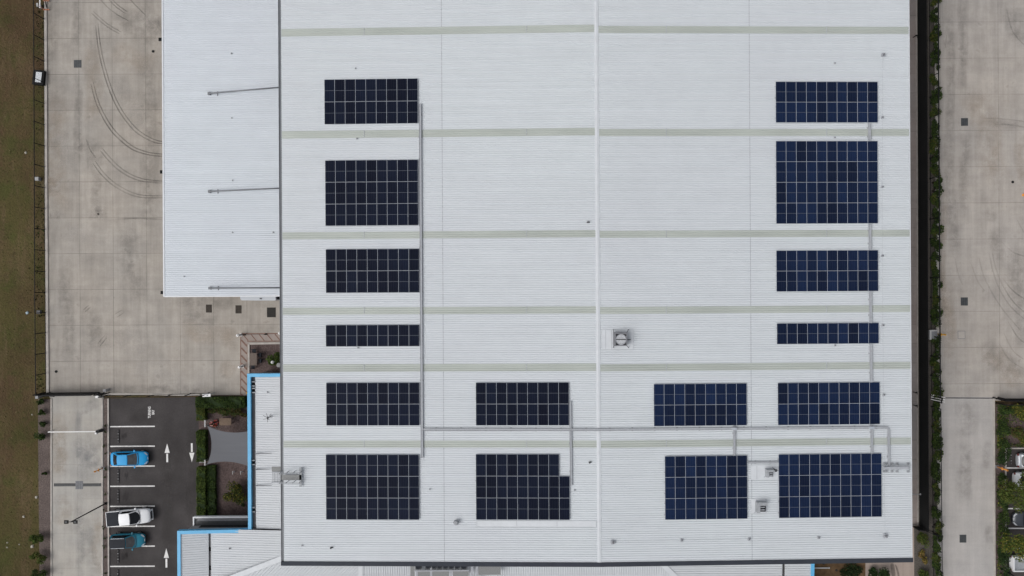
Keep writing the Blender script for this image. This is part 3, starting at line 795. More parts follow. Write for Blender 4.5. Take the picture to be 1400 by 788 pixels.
# ------------------------------------------------------------------ roof plant
def vent_fan(px, py):
    x, y, z = WR(px, py)
    t = thing('roof_fan', 'square grey roof fan with round open top beside the ridge', 'roof fan', (x, y, z))
    mb = MB(); s = .62
    mb.box(-s, -s, .0, s, s, .25); mb.build('curb', 'mid_g', t)
    mb = MB()
    for x0, y0, x1, y1 in ((-.72, -.72, -.50, .72), (.60, -.72, .72, .72), (-.50, .56, .60, .72), (-.50, -.72, .60, -.62)): mb.box(x0, y0, .25, x1, y1, .95)
    mb.build('housing', 'mid_g', t)
    mb = MB(); n = 28
    for i in range(n):
        a0, a1 = 2 * math.pi * i / n, 2 * math.pi * (i + 1) / n
        mb.face([(.05 + .58 * math.cos(a0), .58 * math.sin(a0) - .03, .97), (.05 + .58 * math.cos(a1), .58 * math.sin(a1) - .03, .97), (.05 + .50 * math.cos(a1), .50 * math.sin(a1) - .03, .97), (.05 + .50 * math.cos(a0), .50 * math.sin(a0) - .03, .97)])
    mb.build('fan_ring', 'galv', t)
    mb = MB()
    for i in range(8):
        a = 2 * math.pi * i / 8
        mb.face([(.05 + .08 * math.cos(a), .08 * math.sin(a) - .03, .72), (.05 + .5 * math.cos(a), .5 * math.sin(a) - .03, .70), (.05 + .5 * math.cos(a + .62), .5 * math.sin(a + .62) - .03, .78), (.05 + .08 * math.cos(a + .5), .08 * math.sin(a + .5) - .03, .75)])
    mb.tube((.05, -.03, .6), (.05, -.03, .86), .12, n=14)
    mb.build('fan_blades', 'galv', t)
    mb = MB()
    for k in range(13):
        yy = -.47 + k * .0785; hwk = math.sqrt(max(.01, .51 ** 2 - yy ** 2)); mb.box(.05 - hwk, yy - .052, .90, .05 + hwk, yy - .004, .925)
    mb.build('fan_guard', 'white_trim', t)
    MB().bar((-.50, -.03, .94), (.60, -.03, .94), .09).build('motor_bar', 'dark_g', t)
    for sx, sy in ((-1, 1), (1, 1), (-1, -1), (1, -1)):
        MB().bar((sx * .68, sy * .68, .8), (sx * (.68 if sx < 0 else 1.0), sy * 1.0, .08), .05).build('stay', 'dark_g', t)
    MB().bar((.7, -.1, .3), (1.2, -.1, .3), .09).build('cable_spur', 'dark_g', t)
vent_fan(846.6, 463.2)
def box_vent(px, py, w, label, lit):
    x, y, z = WR(px, py)
    t = thing('roof_vent', label, 'roof vent', (x, y, z), 0, 'box vents between the lowest blue arrays')
    MB().box(-w * .46, -w * .46, 0, w * .46, w * .46, .2).build('curb', 'galv', t)
    mb = MB(); k = w / 2
    mb.box(-k, -k, .2, -k * .35, k, .75); mb.box(-k * .35, k * .40, .2, k, k, .75)
    mb.build('housing', 'galv_d', t)
    mb = MB(); mb.box(-k * .34, -k, .2, k, k * .39, .30); mb.build('opening', 'black', t)
    mb = MB()
    for i in range(2):
        yy = -k * .50 + i * k * .50
        mb.box(-k * .30, yy - .05, .34, k * .62, yy + .05, .60)
    mb.build('louvre', 'galv', t)
    for sx, sy in ((-1, -1), (1, -1), (1, 1)):
        MB().bar((sx * k * .95, sy * k * .9, .5), (sx * k * 1.15, sy * k * 1.35, .05), .04).build('stay', 'galv', t)
box_vent(1050, 645.4, .82, 'smaller box vent beside the topmost edge of the three-row blue array', 0)
box_vent(1038.6, 691.6, 1.12, 'larger box vent with dark openings between the two lowest blue arrays', 1)
q = WR(1057.6, 641.2); t = thing('vent_pipe', 'thin dark vent pipe with a round cap beside the smaller box vent', 'vent pipe', q)
MB().tube((0, 0, 0), (0, 0, .7), .07).build('pipe', 'dark_g', t); MB().tube((0, 0, .7), (0, 0, .8), .16, .10, 12).build('cap', 'dark_g', t)
q = WR(624, 713); t = thing('vent_pipe', 'round grey vent cowl below the array with a missing corner', 'vent pipe', q)
MB().tube((0, 0, 0), (0, 0, .4), .16, n=16).build('pipe', 'mid_g', t); MB().tube((0, 0, .4), (0, 0, .58), .30, .16, 16).build('cap', 'galv_d', t)
for px, py, lb in ((453, 748.4, 'small dark vent pipe below the lowest dark arrays, near the charcoal roof edge'), (803.4, 304.2, 'small dark vent pipe beside the ridge near the four-row blue array level'), (806, 632, 'small dark vent pipe beside the ridge near the missing panel corner')):
    q = WR(px, py); t = thing('vent_pipe', lb, 'vent pipe', q)
    t.scale = (.65, .65, .65); MB().tube((0, 0, 0), (0, 0, .35), .09, n=12).build('pipe', 'dark_g', t); MB().tube((0, 0, .35), (0, 0, .45), .17, .08, 12).cbox(.1, 0, .06, .5, .2, .05).build('cap', 'dark_g', t)

# roof safety anchors
def anchor_proto(s):
    t = thing('roof_anchor', 'x', 'roof anchor')
    MB().cbox(0, 0, .05, .30 * s, .22 * s, .03).cbox(-.08 * s, 0, .09, .06 * s, .26 * s, .06).build('base_plate', 'galv', t)
    MB().tube((0, 0, .06), (0, 0, .22), .035 * s, n=8).tube((0, -.06 * s, .20), (0, .09 * s, .20), .045 * s, n=8).build('eyebolt', 'mid_g', t)
    return t
ap = anchor_proto(1.0); used = False
def anchor(px, py, label, group, wr=WR, s=1.0):
    global used
    o = ap if not used else copy_tree(ap); used = True
    o.location = wr(px, py); o.scale = (s, s, s); tag(o, label, 'roof anchor', group); return o
G1 = 'anchors of the roof safety line'
for px, py, lb, s in ((1207, 76, 'roof anchor standing highest, above the topmost blue array', 1.5), (1206, 161, 'roof anchor beside the topmost blue array', 1), (1206, 256, 'roof anchor beside the four-row blue array', 1), (1206, 350, 'roof anchor beside the two-row blue array below the four-row one', 1),
                      (1207, 445, 'roof anchor beside the single row of ten blue panels', 1), (1208, 540, 'roof anchor beside the blue array just above the long cable tray', 1), (1210, 732.5, 'roof anchor at the corner where the safety line turns', 1.7),
                      (838, 741, 'roof anchor at the ridge end of the safety line', 1.7), (932, 738.4, 'roof anchor below the blue array of eight columns', 1.1), (1024, 737, 'roof anchor below the larger box vent', 1.1), (1119, 735, 'roof anchor below the three-row blue array by the pipe rack', 1.1)):
    anchor(px, py, lb, G1, s=s)
mb = MB()
pts = [WR(1207, 76, .3), WR(1206, 256, .3), WR(1207, 445, .3), WR(1210, 732.5, .3), WR(1119, 735, .3), WR(1024, 737, .3), WR(838, 741, .3)]
for a, c in zip(pts, pts[1:]): mb.tube(a, c, .006, n=5)
tag(mb.build('safety_line', 'galv_d'), 'thin steel safety cable along the roof edges between its anchors', 'safety line')
G2 = 'small loose anchor points on the roofs'
for px, py, lb in ((486.5, 94, 'small roof anchor above the topmost dark array'), (488.5, 190, 'small roof anchor between the two topmost dark arrays'), (490, 475.6, 'small roof anchor below the single dark row'), (588, 669, 'small roof anchor past the lowest dark array, right of the long conduit'),
                   (413.5, 745.6, 'small roof anchor near the corner of the charcoal roof edge'), (786, 670, 'small roof anchor just below the middle tray end'), (1141, 87, 'small roof anchor above the topmost blue array'), (1141, 188.3, 'small roof anchor between the two topmost blue arrays'), (1141.5, 472.6, 'small roof anchor below the single blue row')):
    anchor(px, py, lb, G2, s=.75)

# roof access platform over the parapet
t = thing('access_platform', 'grey steel step platform with handrails crossing the warehouse gutter', 'access platform')
z0 = ZE + .35
def PW(px, py, z): return (*W(px, py, z), z)
x0, y0, x1, y1 = rect(385, 649.5, 412, 656.5, z0)
MB().box(x0, y0, z0 - .06, x1, y1, z0).build('walkway', 'grille', t)
for yy in (y0 - .12, y1 + .35):
    mb = MB(); mb.bar((x0, yy, z0 + .9), (x1, yy, z0 + .9), .05); mb.bar((x0, yy, z0 + .45), (x1, yy, z0 + .45), .04)
    for k in range(4): xx = x0 + (x1 - x0) * k / 3; mb.bar((xx, yy, z0 - .3), (xx, yy, z0 + .9), .05)
    mb.build('handrail', 'galv_d', t)
MB().cbox(x1 - .1, y0 + .3, z0 - .05, .25, 2.1, .10).build('end_plate', 'galv_d', t)
x0, y0, x1, y1 = rect(371.5, 638.5, 383.5, 645, 8.4)
MB().box(x0, y0, 8.3, x1 + .3, y1, 8.4).build('landing', 'grille', t)
for k in range(6):
    zz = 6.6 + .3 * k
    a = W(373 + 2.1 * k, 645.5, zz); c = W(373 + 2.1 * k, 659.5, zz)
    MB().bar((a[0], a[1], zz), (c[0], c[1], zz), .08, .04).build('tread', 'galv_d', t)
for py in (645.6, 659.6):
    a, c = W(372, py, 6.4), W(386, py, 9.7)
    MB().bar((a[0], a[1], 6.4), (c[0], c[1], 9.7), .06, .15).build('stringer', 'galv', t)

# ------------------------------------------------------------------ canopy on the yard side
ZC = 6.4
cn = thing('yard_canopy', 'long white ribbed canopy hung from tie rods over the concrete yard', 'canopy')
x0, y0 = W(225.6, 404.8, ZC); xm = XW + .35; yN = W(300, -120, ZC)[1]; x0 = W(224.3, 200, ZC)[0]
zc = lambda x, y: ZC + .35 * (x - x0) / (xm - x0)
b = MB(); ribbed(b, [(x0, y0), (xm, y0), (xm, yN), (x0, yN)], zc, 0, lift=.02)
b.build('roof', 'roof2', cn)
b = MB(); b.box(x0 - .16, y0 - .10, ZC - .45, x0 - .004, yN, ZC + .07); b.build('fascia', 'white_trim', cn)
b = MB(); b.prism([(x0, y0 - .14), (xm, y0 - .14), (xm, y0 - .004), (x0, y0 - .004)], lambda x, y: zc(x, y) - .45, lambda x, y: zc(x, y) + .07); b.build('fascia', 'white_trim', cn)
b = MB(); b.prism([(x0, y0), (xm, y0), (xm, yN), (x0, yN)], lambda x, y: zc(x, y) - .40, lambda x, y: zc(x, y) - .36); b.build('soffit', 'wall_l', cn)
for px, py in ((286, 128), (286.5, 262), (287, 394.2), (285.5, -4)):
    zz = zc(*W(px, py, ZC + .2)) + .22
    a = W(px, py, zz)
    mb = MB(); mb.tube((a[0], a[1], zz), (xm + .05, a[1], 9.15), .085, n=10); mb.build('tie_rod', 'gutter', cn)
    mb = MB(); mb.box(a[0] - .17, a[1] - .15, zz - .24, a[0] + .12, a[1] + .15, zz + .06); mb.cbox(a[0] + .9, a[1], zz - .14, .08, .5, .08); mb.build('rod_bracket', 'gutter', cn)
for px, py, lb in ((317, 73.5, 'small canopy anchor above the topmost tie rod'), (317.5, 162, 'small canopy anchor between the two upper tie rods'), (318.5, 247, 'small canopy anchor just above the middle tie rod'), (318.5, 318, 'small canopy anchor between the middle and lowest tie rods'), (374.5, 318, 'small canopy anchor close to the warehouse gutter'), (251.5, 378.5, 'small canopy anchor near the outer edge of the canopy')):
    anchor(px, py, lb, 'small anchor points on the canopy', wr=lambda a, c: (*W(a, c, ZC + .2), zc(*W(a, c, ZC + .2))), s=.75)
fp = None
for px, py, lb in ((220.6, 54.4, 'black floodlight on the canopy edge above the tyre marks, topmost of three'), (222.6, 235.4, 'black floodlight on the canopy edge level with the tyre marks, middle of three'), (223.4, 400.2, 'black floodlight at the outer corner of the canopy')):
    z = ZC - .05; q = W(px, py, z)
    t = thing('floodlight', lb, 'floodlight', (q[0], q[1], z), 0, 'floodlights along the canopy edge')
    MB().cbox(-.10, 0, .06, .36, .38, .10).build('lamp_body', 'black', t); MB().cbox(-.10, 0, -.005, .30, .32, .02).build('lens', 'lamp_w', t)
    MB().bar((.05, 0, .05), (.34, 0, .0), .06).build('bracket', 'black', t)

# ------------------------------------------------------------------ office building
of = thing('office_building', 'lower office wing with white ribbed roof and sky blue roof edging', 'office building')
YMS = YS + .3                                        # warehouse south wall
xW2 = W(338.9, 600, 5.5)[0]; yT = W(360, 510.9, 5.5)[1]; xG = W(349.5, 600, 5.4)[0]
xW1 = W(242.6, 740, 5.9)[0]; yM = W(330, 724.2, 5.6)[1]
yB = W(600, 905, 5.5)[1]; xEo = W(1111, 775, 5.6)[0]
XM = XW + .35
# walls
b = MB()
b.prism([(xW2 + .35, yT - .35), (XM, yT - .35), (XM, yM), (xW2 + .35, yM)], 0, 5.2)
b.build('wall', 'wall_g', of)
b = MB()
b.prism([(xW1 + .35, yM - .35), (xEo - .35, yM - .35), (xEo - .35, yB + .35), (xW1 + .35, yB + .35)], 0, 5.2) if False else None
xg = W(286.8, 760, 5.4)[0]
b.prism([(xW1 + .35, yM - .45), (XM - .02, yM - .45), (XM - .02, yB + .35), (xW1 + .35, yB + .35)], 0, 5.2)
b.prism([(XM + .0, YMS - .02), (xEo - .35, YMS - .02), (xEo - .35, yB + .35), (XM + .0, yB + .35)], 0, 5.2)
b.build('wall', 'wall_l', of)
# upper wing roof: gutter strip + pan rising to the warehouse
zu = lambda x, y: 5.30 + .55 * (x - xG) / (XM - xG)
b = MB(); ribbed(b, [(xG, yM), (XM, yM), (XM, yT - .38), (xG, yT - .38)], zu, 0, pitch=.27); b.build('roof_section', 'roof3', of)
b = MB(); b.box(xW2 + .38, yM + .4, 5.05, xG - .004, yT - .38, 5.16); b.box(xG - .05, yM + .4, 5.16, xG - .004, yT - .38, 5.29); b.build('gutter', 'flash', of)
# lower wing roofs
zl1 = lambda x, y: 5.35 + .55 * (xg - x) / (xg - xW1)
zl2 = lambda x, y: 5.35 + .80 * (x - xg) / (XM - xg)
b = MB(); ribbed(b, [(xW1 + .38, yB), (xg - .14, yB), (xg - .14, yM - .36), (xW1 + .38, yM - .36)], zl1, 0, pitch=.27); b.build('roof_section', 'roof3', of)
hp = [W(386, 763, 6.0), W(318, 789, 5.8)]
hd = (Vector(hp[1]) - Vector(hp[0])).normalized(); hend = Vector(hp[0]) + hd * ((yB - hp[0][1]) / hd.y)
hx = max(hend.x, xg + .14)
hst = Vector(hp[0]) - hd * ((hp[0][0] - (XM)) / hd.x)   # where the hip meets the warehouse wall line
t_ = (xg + .14 - hst.x) / hd.x; hE = hst + hd * t_
b = MB(); ribbed(b, [(xg + .14, hE.y), (hst.x, hst.y), (XM, yM), (xg + .14, yM - .02)] if hE.y > yB else [(xg + .14, yB), (hend.x, yB), (hst.x, hst.y), (XM, yM), (xg + .14, yM - .02)], zl2, 0, pitch=.27)
b.build('roof_section', 'roof3', of)
b = MB(); b.box(xW2 + .40, yM - .36, 5.36, xg + .14, yM - .02, 5.40) if False else None
b = MB(); b.box(xg - .13, yB, 5.10, xg + .13, yM - .36, 5.16)
b.build('gutter', 'mid_g', of)
for py in (751, 777):
    q = W(287, py, 5.3); MB().cbox(q[0], q[1], 5.22, .22, .5, .10).build('sump', 'black', of)
# hip corner with diagonal ribs
xv = W(493, 780, 6.0)[0]
zb = lambda x, y: 6.10 + .05 * (y - YMS)
zd = lambda x, y: zl2(hst.x, 0) - .02 + .05 * (y - hst.y)
poly = [(hE.x, yB), (xv, yB), (xv, YMS), (XM, YMS), (hst.x, hst.y), (hE.x, hE.y)]
b = MB(); ribbed(b, poly, zb, R(46), pitch=.30); b.build('roof_section', 'roof3', of)
mb = MB(); n_ = Vector((-hd.y, hd.x)) * .30
q0, q1 = hst, hE
mb.prism([tuple(q0 + n_), tuple(q0 - n_), tuple(q1 - n_), tuple(q1 + n_)], lambda x, y: max(zl2(x, y), zb(x, y)) + .03, lambda x, y: max(zl2(x, y), zb(x, y)) + .07)
mb.build('hip_flashing', 'flash', of)
xh = W(905, 771, 6.0)[0]; xh2 = W(935, 800, 6.0)[0]
hs = (xh2 - xh) / (W(0, 771, 6.0)[1] - W(0, 800, 6.0)[1])
yh = W(905, 771, 6.0)[1]
hipx = lambda y: xh + hs * (yh - y)
b = MB(); ribbed(b, [(xv + .004, yB), (hipx(yB), yB), (hipx(YMS), YMS), (xv + .004, YMS)], zb, R(90), pitch=.27); b.build('roof_section', 'roof3', of)
b = MB(); b.prism([(xv - .25, yB), (xv + .25, yB), (xv + .25, YMS), (xv - .25, YMS)], lambda x, y: zb(x, y) + .045, lambda x, y: zb(x, y) + .07); b.build('ridge_flashing', 'flash', of)
xg2 = W(1069.5, 775, 5.6)[0]
zs = lambda x, y: zb(hipx(yh), yh) - .03 * (x - xh)
b = MB(); ribbed(b, [(hipx(yB), yB), (xg2 - .14, yB), (xg2 - .14, YMS), (hipx(YMS), YMS)], lambda x, y: zb(x, y), 0, pitch=.27); b.build('roof_section', 'roof3', of)
b = MB(); ribbed(b, [(xg2 + .14, yB), (xEo - .38, yB), (xEo - .38, YMS), (xg2 + .14, YMS)], lambda x, y: zb(x, y), 0, pitch=.27); b.build('roof_section', 'roof3', of)
b = MB(); b.box(xg2 - .13, yB, 4.6, xg2 + .13, YMS, 4.7); b.build('gutter', 'mid_g', of)
hv = Vector((hs, -1)).normalized(); hn = Vector((-hv.y, hv.x)) * .28
q0, q1 = Vector((hipx(YMS), YMS)), Vector((hipx(yB), yB))
mb = MB(); mb.prism([tuple(q0 + hn), tuple(q0 - hn), tuple(q1 - hn), tuple(q1 + hn)], lambda x, y: zb(x, y) + .045, lambda x, y: zb(x, y) + .075); mb.build('hip_flashing', 'flash', of)
# blue edging
def edging(poly, zt0, zt1=None):
    mb = MB(); mb.prism(poly, lambda x, y: (zt0(x, y) if callable(zt0) else zt0) - .55, zt0); return mb.build('fascia', 'blue', of)
w = .38
edging([(xW2, yT), (XM, yT), (XM, yT - w), (xW2 + w, yT - w)], 5.62)
edging([(xW2, yT), (xW2 + w, yT - w), (xW2 + w, yM - .36), (xW2, yM + .0)], 5.60)
zf = lambda x, y: 5.56 + .40 * (xW2 - x) / (xW2 - xW1)
edging([(xW1, yM - .0), (xW2, yM + .0), (xW2 + w, yM - w), (xW1 + w, yM - w)], zf)
edging([(xW1, yM), (xW1 + w, yM - w), (xW1 + w, yB), (xW1, yB)], 5.96)
edging([(xEo - w, YMS), (xEo, YMS), (xEo, yB), (xEo - w, yB)], lambda x, y: zb(xEo, y) + .12)
# north windows of the upper wing, entrance side windows
b = MB()
for k in range(3):
    x0 = xW2 + 1.35 + k * 1.75
    if x0 + 1.5 < XM: b.box(x0, yT - .352, .6, x0 + 1.5, yT - .31, 4.4)
b.build('window', 'glass', of)
b = MB(); b.box(xW2 + .5, yT - .36, 4.6, XM, yT - .30, 5.0); b.build('lintel_band', 'wall_g', of)
b = MB(); b.box(xW1 + 1.4, yM - .452, .3, xW2 - .4, yM - .40, 3.6); b.build('window', 'glass', of)
# entrance hood: dark flat roof with a pale upstand
zh = 2.9
x0, y0, x1, y1 = rect(266, 708.3, 346, 724, zh)
y0 = yM - .44
MB().box(x0, y0, zh - .25, x1, y1, zh - .02).build('entrance_hood', 'dark_g', of)
mb = MB(); mb.box(x0 - .16, y0, zh - .3, x0 - .004, y1 + .16, zh + .12); mb.box(x0, y1 + .004, zh - .3, x1, y1 + .18, zh + .12); mb.build('hood_edge', 'white_trim', of)
mb = MB(); mb.box(x0 + .35, y0 + .55, zh - .019, x1, y0 + 1.0, zh + .01); mb.build('hood_ledge', 'mid_g', of)
# overflow boxes and stays on the upper wing
for py in (525, 534, 632.5, 697):
    q = W(346.6, py, 5.35); mb = MB(); mb.box(q[0] - .20, q[1] - .28, 5.16, q[0] + .12, q[1] + .28, 5.22, 0)
    mb.box(q[0] - .24, q[1] + .18, 5.16, q[0] + .16, q[1] + .30, 5.42, 1); mb.box(q[0] - .24, q[1] - .30, 5.16, q[0] + .16, q[1] - .18, 5.42, 1); mb.build('overflow_box', ['black', 'galv_d'], of)
for py in (620, 641.5, 663.8):
    a, c = W(349, py + .8, 5.5), W(372, py - .4, 5.9)
    mb = MB(); mb.tube((a[0], a[1], 5.45), (c[0], c[1], 6.0), .07, .02, 8); mb.build('stay_rod', 'mid_g', of)
for py in (580.5, 615, 640):
    a, c = W(344.5, py, 5.3), W(350, py, 5.3); mb = MB(); mb.bar((a[0], a[1], 5.24), (c[0], c[1], 5.24), .06); mb.build('gutter_strap', 'mid_g', of)
# antenna
z = zu(W(369.5, 570, 5.6)[0], 0); q = W(370.5, 569.5, z)
t = thing('roof_antenna', 'spidery dark aerial standing on the office roof beside the warehouse gutter', 'antenna', (q[0], q[1], z))
MB().tube((0, 0, 0), (.0, 0, 1.1), .035).build('mast', 'dark_g', t)
mb = MB()
for k, (dx, dy) in enumerate(((.35, .5), (-.55, .30), (-.15, .55), (-.5, -.15), (.0, -.45), (.25, -.2))): mb.bar((0, 0, 1.05), (dx, dy, .95 + .05 * k), .035)
mb.cbox(.0, 0, 1.05, .14, .32, .1)
mb.build('aerial', 'dark_g', t); MB().cbox(0, 0, .04, .3, .3, .05).build('base_plate', 'galv_d', t)
for px, py, lb in ((314, 750.4, 'small anchor alone on the lower office roof'), (366, 536.6, 'small anchor on the upper office wing near the blue corner')):
    anchor(px, py, lb, 'small anchor points on the office roof', wr=lambda a, c: (*W(a, c, 5.6), (zl2 if c > 700 else zu)(*W(a, c, 5.6))), s=.8)
# plant platform behind the warehouse
t = thing('plant_platform', 'grey mesh plant platform on the office roof under the charcoal roof edge', 'plant platform')
zp = 6.9
for px0, py0, px1, py1 in ((561, 770, 567, 789), (571, 781, 589, 790), (590, 781, 614, 790), (619, 781, 641, 790), (654, 774.5, 684.5, 786)):
    x0, y0, x1, y1 = rect(px0, py0, px1, py1, zp); MB().box(x0, y0, zp - .05, x1, y1, zp).build('grating', 'grille', t)
for px in (569.8, 589.5, 616.5, 645.5, 652):
    x0, y0, x1, y1 = rect(px - 1.6, 768, px + 1.6, 800, zp); MB().box(x0, y0, zp - .12, x1, y1, zp + .03).build('beam', 'galv', t)
x0, y0, x1, y1 = rect(566, 779.6, 641, 780.8, zp); MB().box(x0, y0, zp + .02, x1, y1, zp + .10).build('edge_rail', 'galv', t)
x0, y0, x1, y1 = rect(561, 768, 690, 800, zp)
mb = MB()
for fx in (.05, .5, .95):
    for fy in (.1, .8): mb.bar((x0 + (x1 - x0) * fx, y0 + (y1 - y0) * fy, zb(0, y0) - .1), (x0 + (x1 - x0) * fx, y0 + (y1 - y0) * fy, zp - .05), .1)
mb.build('leg', 'galv_d', t)
cp = None
for i, (px0, px1) in enumerate(((567.5, 576), (581.5, 588), (590, 596), (597.5, 604), (605.5, 612), (613.5, 620), (621.5, 628), (630, 638))):
    x0, y0, x1, y1 = rect(px0, 769, px1, 779.2, zp + .6)
    t = thing('condenser_unit', ['widest dark condenser unit, at the corner end of the platform row', 'condenser unit second in the row on the plant platform', 'condenser unit third in the row on the plant platform', 'condenser unit fourth in the row on the plant platform', 'condenser unit fifth in the row on the plant platform', 'condenser unit sixth in the row on the plant platform', 'condenser unit seventh in the row on the plant platform', 'wide condenser unit at the far end of the row, nearest the ridge'][i], 'condenser unit', ((x0 + x1) / 2, (y0 + y1) / 2, zp), 0, 'condenser units on the plant platform')
    hw, hl = (x1 - x0) / 2, (y1 - y0) / 2
    MB().box(-hw, -hl, .02, hw, hl, .55).build('cabinet', 'dark_g', t)
    MB().tube((0, -hl * .2, .55), (0, -hl * .2, .60), min(hw, hl) * .8, n=18).build('fan_guard', 'carblack', t)
    MB().box(-hw - .02, -hl - .02, 0, hw + .02, hl + .02, .019).build('base_plate', 'galv', t)

# ------------------------------------------------------------------ vegetation
def leaves(mb, n, sampler, size, nm, flat=.55, wts=None):
    for _ in range(n):
        p = sampler()
        if p is None: continue
        s = size * rnd.uniform(.6, 1.35)
        nz = Vector((rnd.gauss(0, 1), rnd.gauss(0, 1), abs(rnd.gauss(0, 1)) + flat)).normalized()
        u = nz.orthogonal().normalized(); a = rnd.uniform(0, 6.283)
        u = (Matrix.Rotation(a, 3, nz) @ u); v = nz.cross(u)
        c = Vector(p); k = rnd.uniform(.45, .8)
        mi = rnd.choices(range(nm), wts)[0] if wts else rnd.randrange(nm)
        mb.face([c - u * s * .5, c + v * s * .5 * k + nz * .02, c + u * s * .5, c - v * s * .5 * k + nz * .02], mi)
def lumps(k, rx, ry, h):
    return [(rnd.uniform(-rx, rx) * .65, rnd.uniform(-ry, ry) * .65, rnd.uniform(.45, .95) * h, rnd.uniform(.35, .6)) for _ in range(k)]
def dome(rx, ry, h, z0=0.05, lump=None):
    lump = lump or lumps(7, rx, ry, h)
    def f():
        for _ in range(20):
            c = rnd.choice(lump); r = c[3]
            d = Vector((rnd.gauss(0, 1), rnd.gauss(0, 1), rnd.gauss(0, 1))).normalized() * (rnd.random() ** .45)
            p = (c[0] + d.x * r * rx, c[1] + d.y * r * ry, c[2] + d.z * r * h * .6)
            if p[2] > z0: return p
        return None
    return f
BUSHES = {}
def bush(name, px, py, rx, ry, h, label, cat='bush', group=None, tones=('leaf_a', 'leaf_b', 'leaf_c'), n=None, size=.17, wts=None, z=.02, stem=True):
    x, y = W(px, py, z)
    t = thing(name, label, cat, (x, y, z), 0, group)
    mb = MB(); lp = lumps(max(5, int(6 * max(rx, ry))), rx, ry, h)
    leaves(mb, n or int(650 * rx * ry + 260), dome(rx, ry, h, lump=lp), size, len(tones), wts=wts)
    mb.build('foliage', list(tones), t)
    if stem:
        mb = MB()
        for c in lp[:6]: mb.tube((c[0] * .15, c[1] * .15, 0), (c[0], c[1], c[2]), .035, .012, 6)
        mb.build('stem', 'stem', t)
    return t
def hedge(px0, py0, px1, py1, h, label, group, tones, n, size=.16, wts=None):
    x0, y0, x1, y1 = rect(px0, py0, px1, py1); cx, cy = (x0 + x1) / 2, (y0 + y1) / 2
    t = thing('hedge', label, 'hedge', (cx, cy, .03), 0, group)
    hx, hy = (x1 - x0) / 2, (y1 - y0) / 2
    def f():
        x, y = rnd.uniform(-hx, hx), rnd.uniform(-hy, hy)
        top = h * (.86 + .14 * math.sin(x * 2.1 + y * 3.3) * math.cos(y * 1.7)) + rnd.uniform(-.06, .06)
        if rnd.random() < .62: return (x, y, top - rnd.random() ** 2 * .12)
        s = rnd.random()
        if s < .5: x = math.copysign(hx + rnd.uniform(-.08, .05), x)
        else: y = math.copysign(hy + rnd.uniform(-.08, .05), y)
        return (x, y, rnd.uniform(.05, top))
    mb = MB(); leaves(mb, n, f, size, len(tones), wts=wts); mb.build('foliage', list(tones), t)
    mb = MB(); mb.box(-hx * .86, -hy * .94, 0, hx * .86, hy * .94, h * .80); mb.build('twig_core', 'leaf_d', t)
    return t
def tree(px, py, zc_, r, label, n, tones, group=None, base=None, wts=None):
    cx, cy = W(px, py, zc_)
    bx, by = W(*base) if base else (cx, cy)
    t = thing('tree', label, 'tree', (bx, by, .02), 0, group)
    ox, oy = cx - bx, cy - by
    lp = [(ox + rnd.gauss(0, .42) * r, oy + rnd.gauss(0, .42) * r, zc_ + rnd.uniform(-.8, .6), rnd.uniform(.28, .55)) for _ in range(17)]
    def f():
        c = rnd.choice(lp); d = Vector((rnd.gauss(0, 1), rnd.gauss(0, 1), rnd.gauss(0, 1))).normalized() * (rnd.random() ** .5)
        return (c[0] + d.x * c[3] * r, c[1] + d.y * c[3] * r, c[2] + d.z * c[3] * 1.1)
    mb = MB(); leaves(mb, n, f, .20, len(tones), wts=wts); mb.build('crown', list(tones), t)
    mb = MB(); mb.tube((0, 0, 0), (ox * .5, oy * .5, zc_ * .6), .11, .08, 10); mb.tube((ox * .5, oy * .5, zc_ * .6), (ox, oy, zc_), .08, .04, 8)
    for c in lp[:9]: mb.tube((ox * .5, oy * .5, zc_ * .62), (c[0], c[1], c[2]), .04, .012, 6)
    mb.build('trunk', 'stem', t)
    return t

GREEN = ('leaf_a', 'leaf_b', 'leaf_c'); DARK = ('leaf_c', 'leaf_d', 'leaf_a'); OLIVE = ('leaf_o', 'leaf_b', 'leaf_a')
GW = 'low shrubs in the mulch beside the driveway'
for px, py, rx, ry, h, lb, tn in ((59.5, 549, .62, .42, .7, 'dark green shrub at the foot of the black sliding gate', DARK), (60, 563, .50, .38, .6, 'small dark green shrub, second below the sliding gate beside the driveway', DARK),
                              (60, 577.5, .52, .42, .6, 'small dark green shrub just above the boom gate arm', DARK), (61, 597.5, .70, .62, .9, 'dark rounded shrub just below the boom gate arm', DARK),
                              (63, 646.5, .26, .24, .4, 'tiny dark plant in bare mulch near the trench drain', DARK), (58, 733, .98, .78, 1.1, 'green shrub beside the driveway level with the lamp head', GREEN),
                              (57.5, 760, .92, .74, 1.0, 'yellowish green shrub beside the driveway, between two darker shrubs', OLIVE), (59.5, 783, .98, .72, 1.1, 'dark shrub beside the driveway at the bottom edge of the photo', DARK)):
    bush('shrub', px, py, rx, ry, h, lb, 'shrub', GW, tn)
GM = 'tiny tufts in the median strip'
for i, (px, py, r_) in enumerate(((145, 582, .16), (145.5, 590, .14), (143.5, 610, .24), (145.5, 619, .16), (146, 640.5, .22), (144.5, 652, .15), (145.5, 675, .15), (144, 697, .2), (142.5, 721, .22), (145, 735, .18), (143.5, 747, .22), (145.5, 761, .18), (145, 784, .22))):
    bush('grass_tuft', px, py, r_, r_, .3, 'tiny dark tuft in the mulch strip between driveway and car park', 'tuft', GM, DARK, n=70, size=.10, stem=False, z=.06)
GH = 'clipped hedges around the car park garden'
hedge(272.5, 542, 338, 556, 1.05, 'long dark green hedge along the yard fence above the garden', GH, DARK, 4200, wts=(5, 2, 4))
hedge(272.7, 556.3, 284.5, 573, 1.0, 'olive green hedge block at the garden corner beside the car park', GH, OLIVE, 1500)
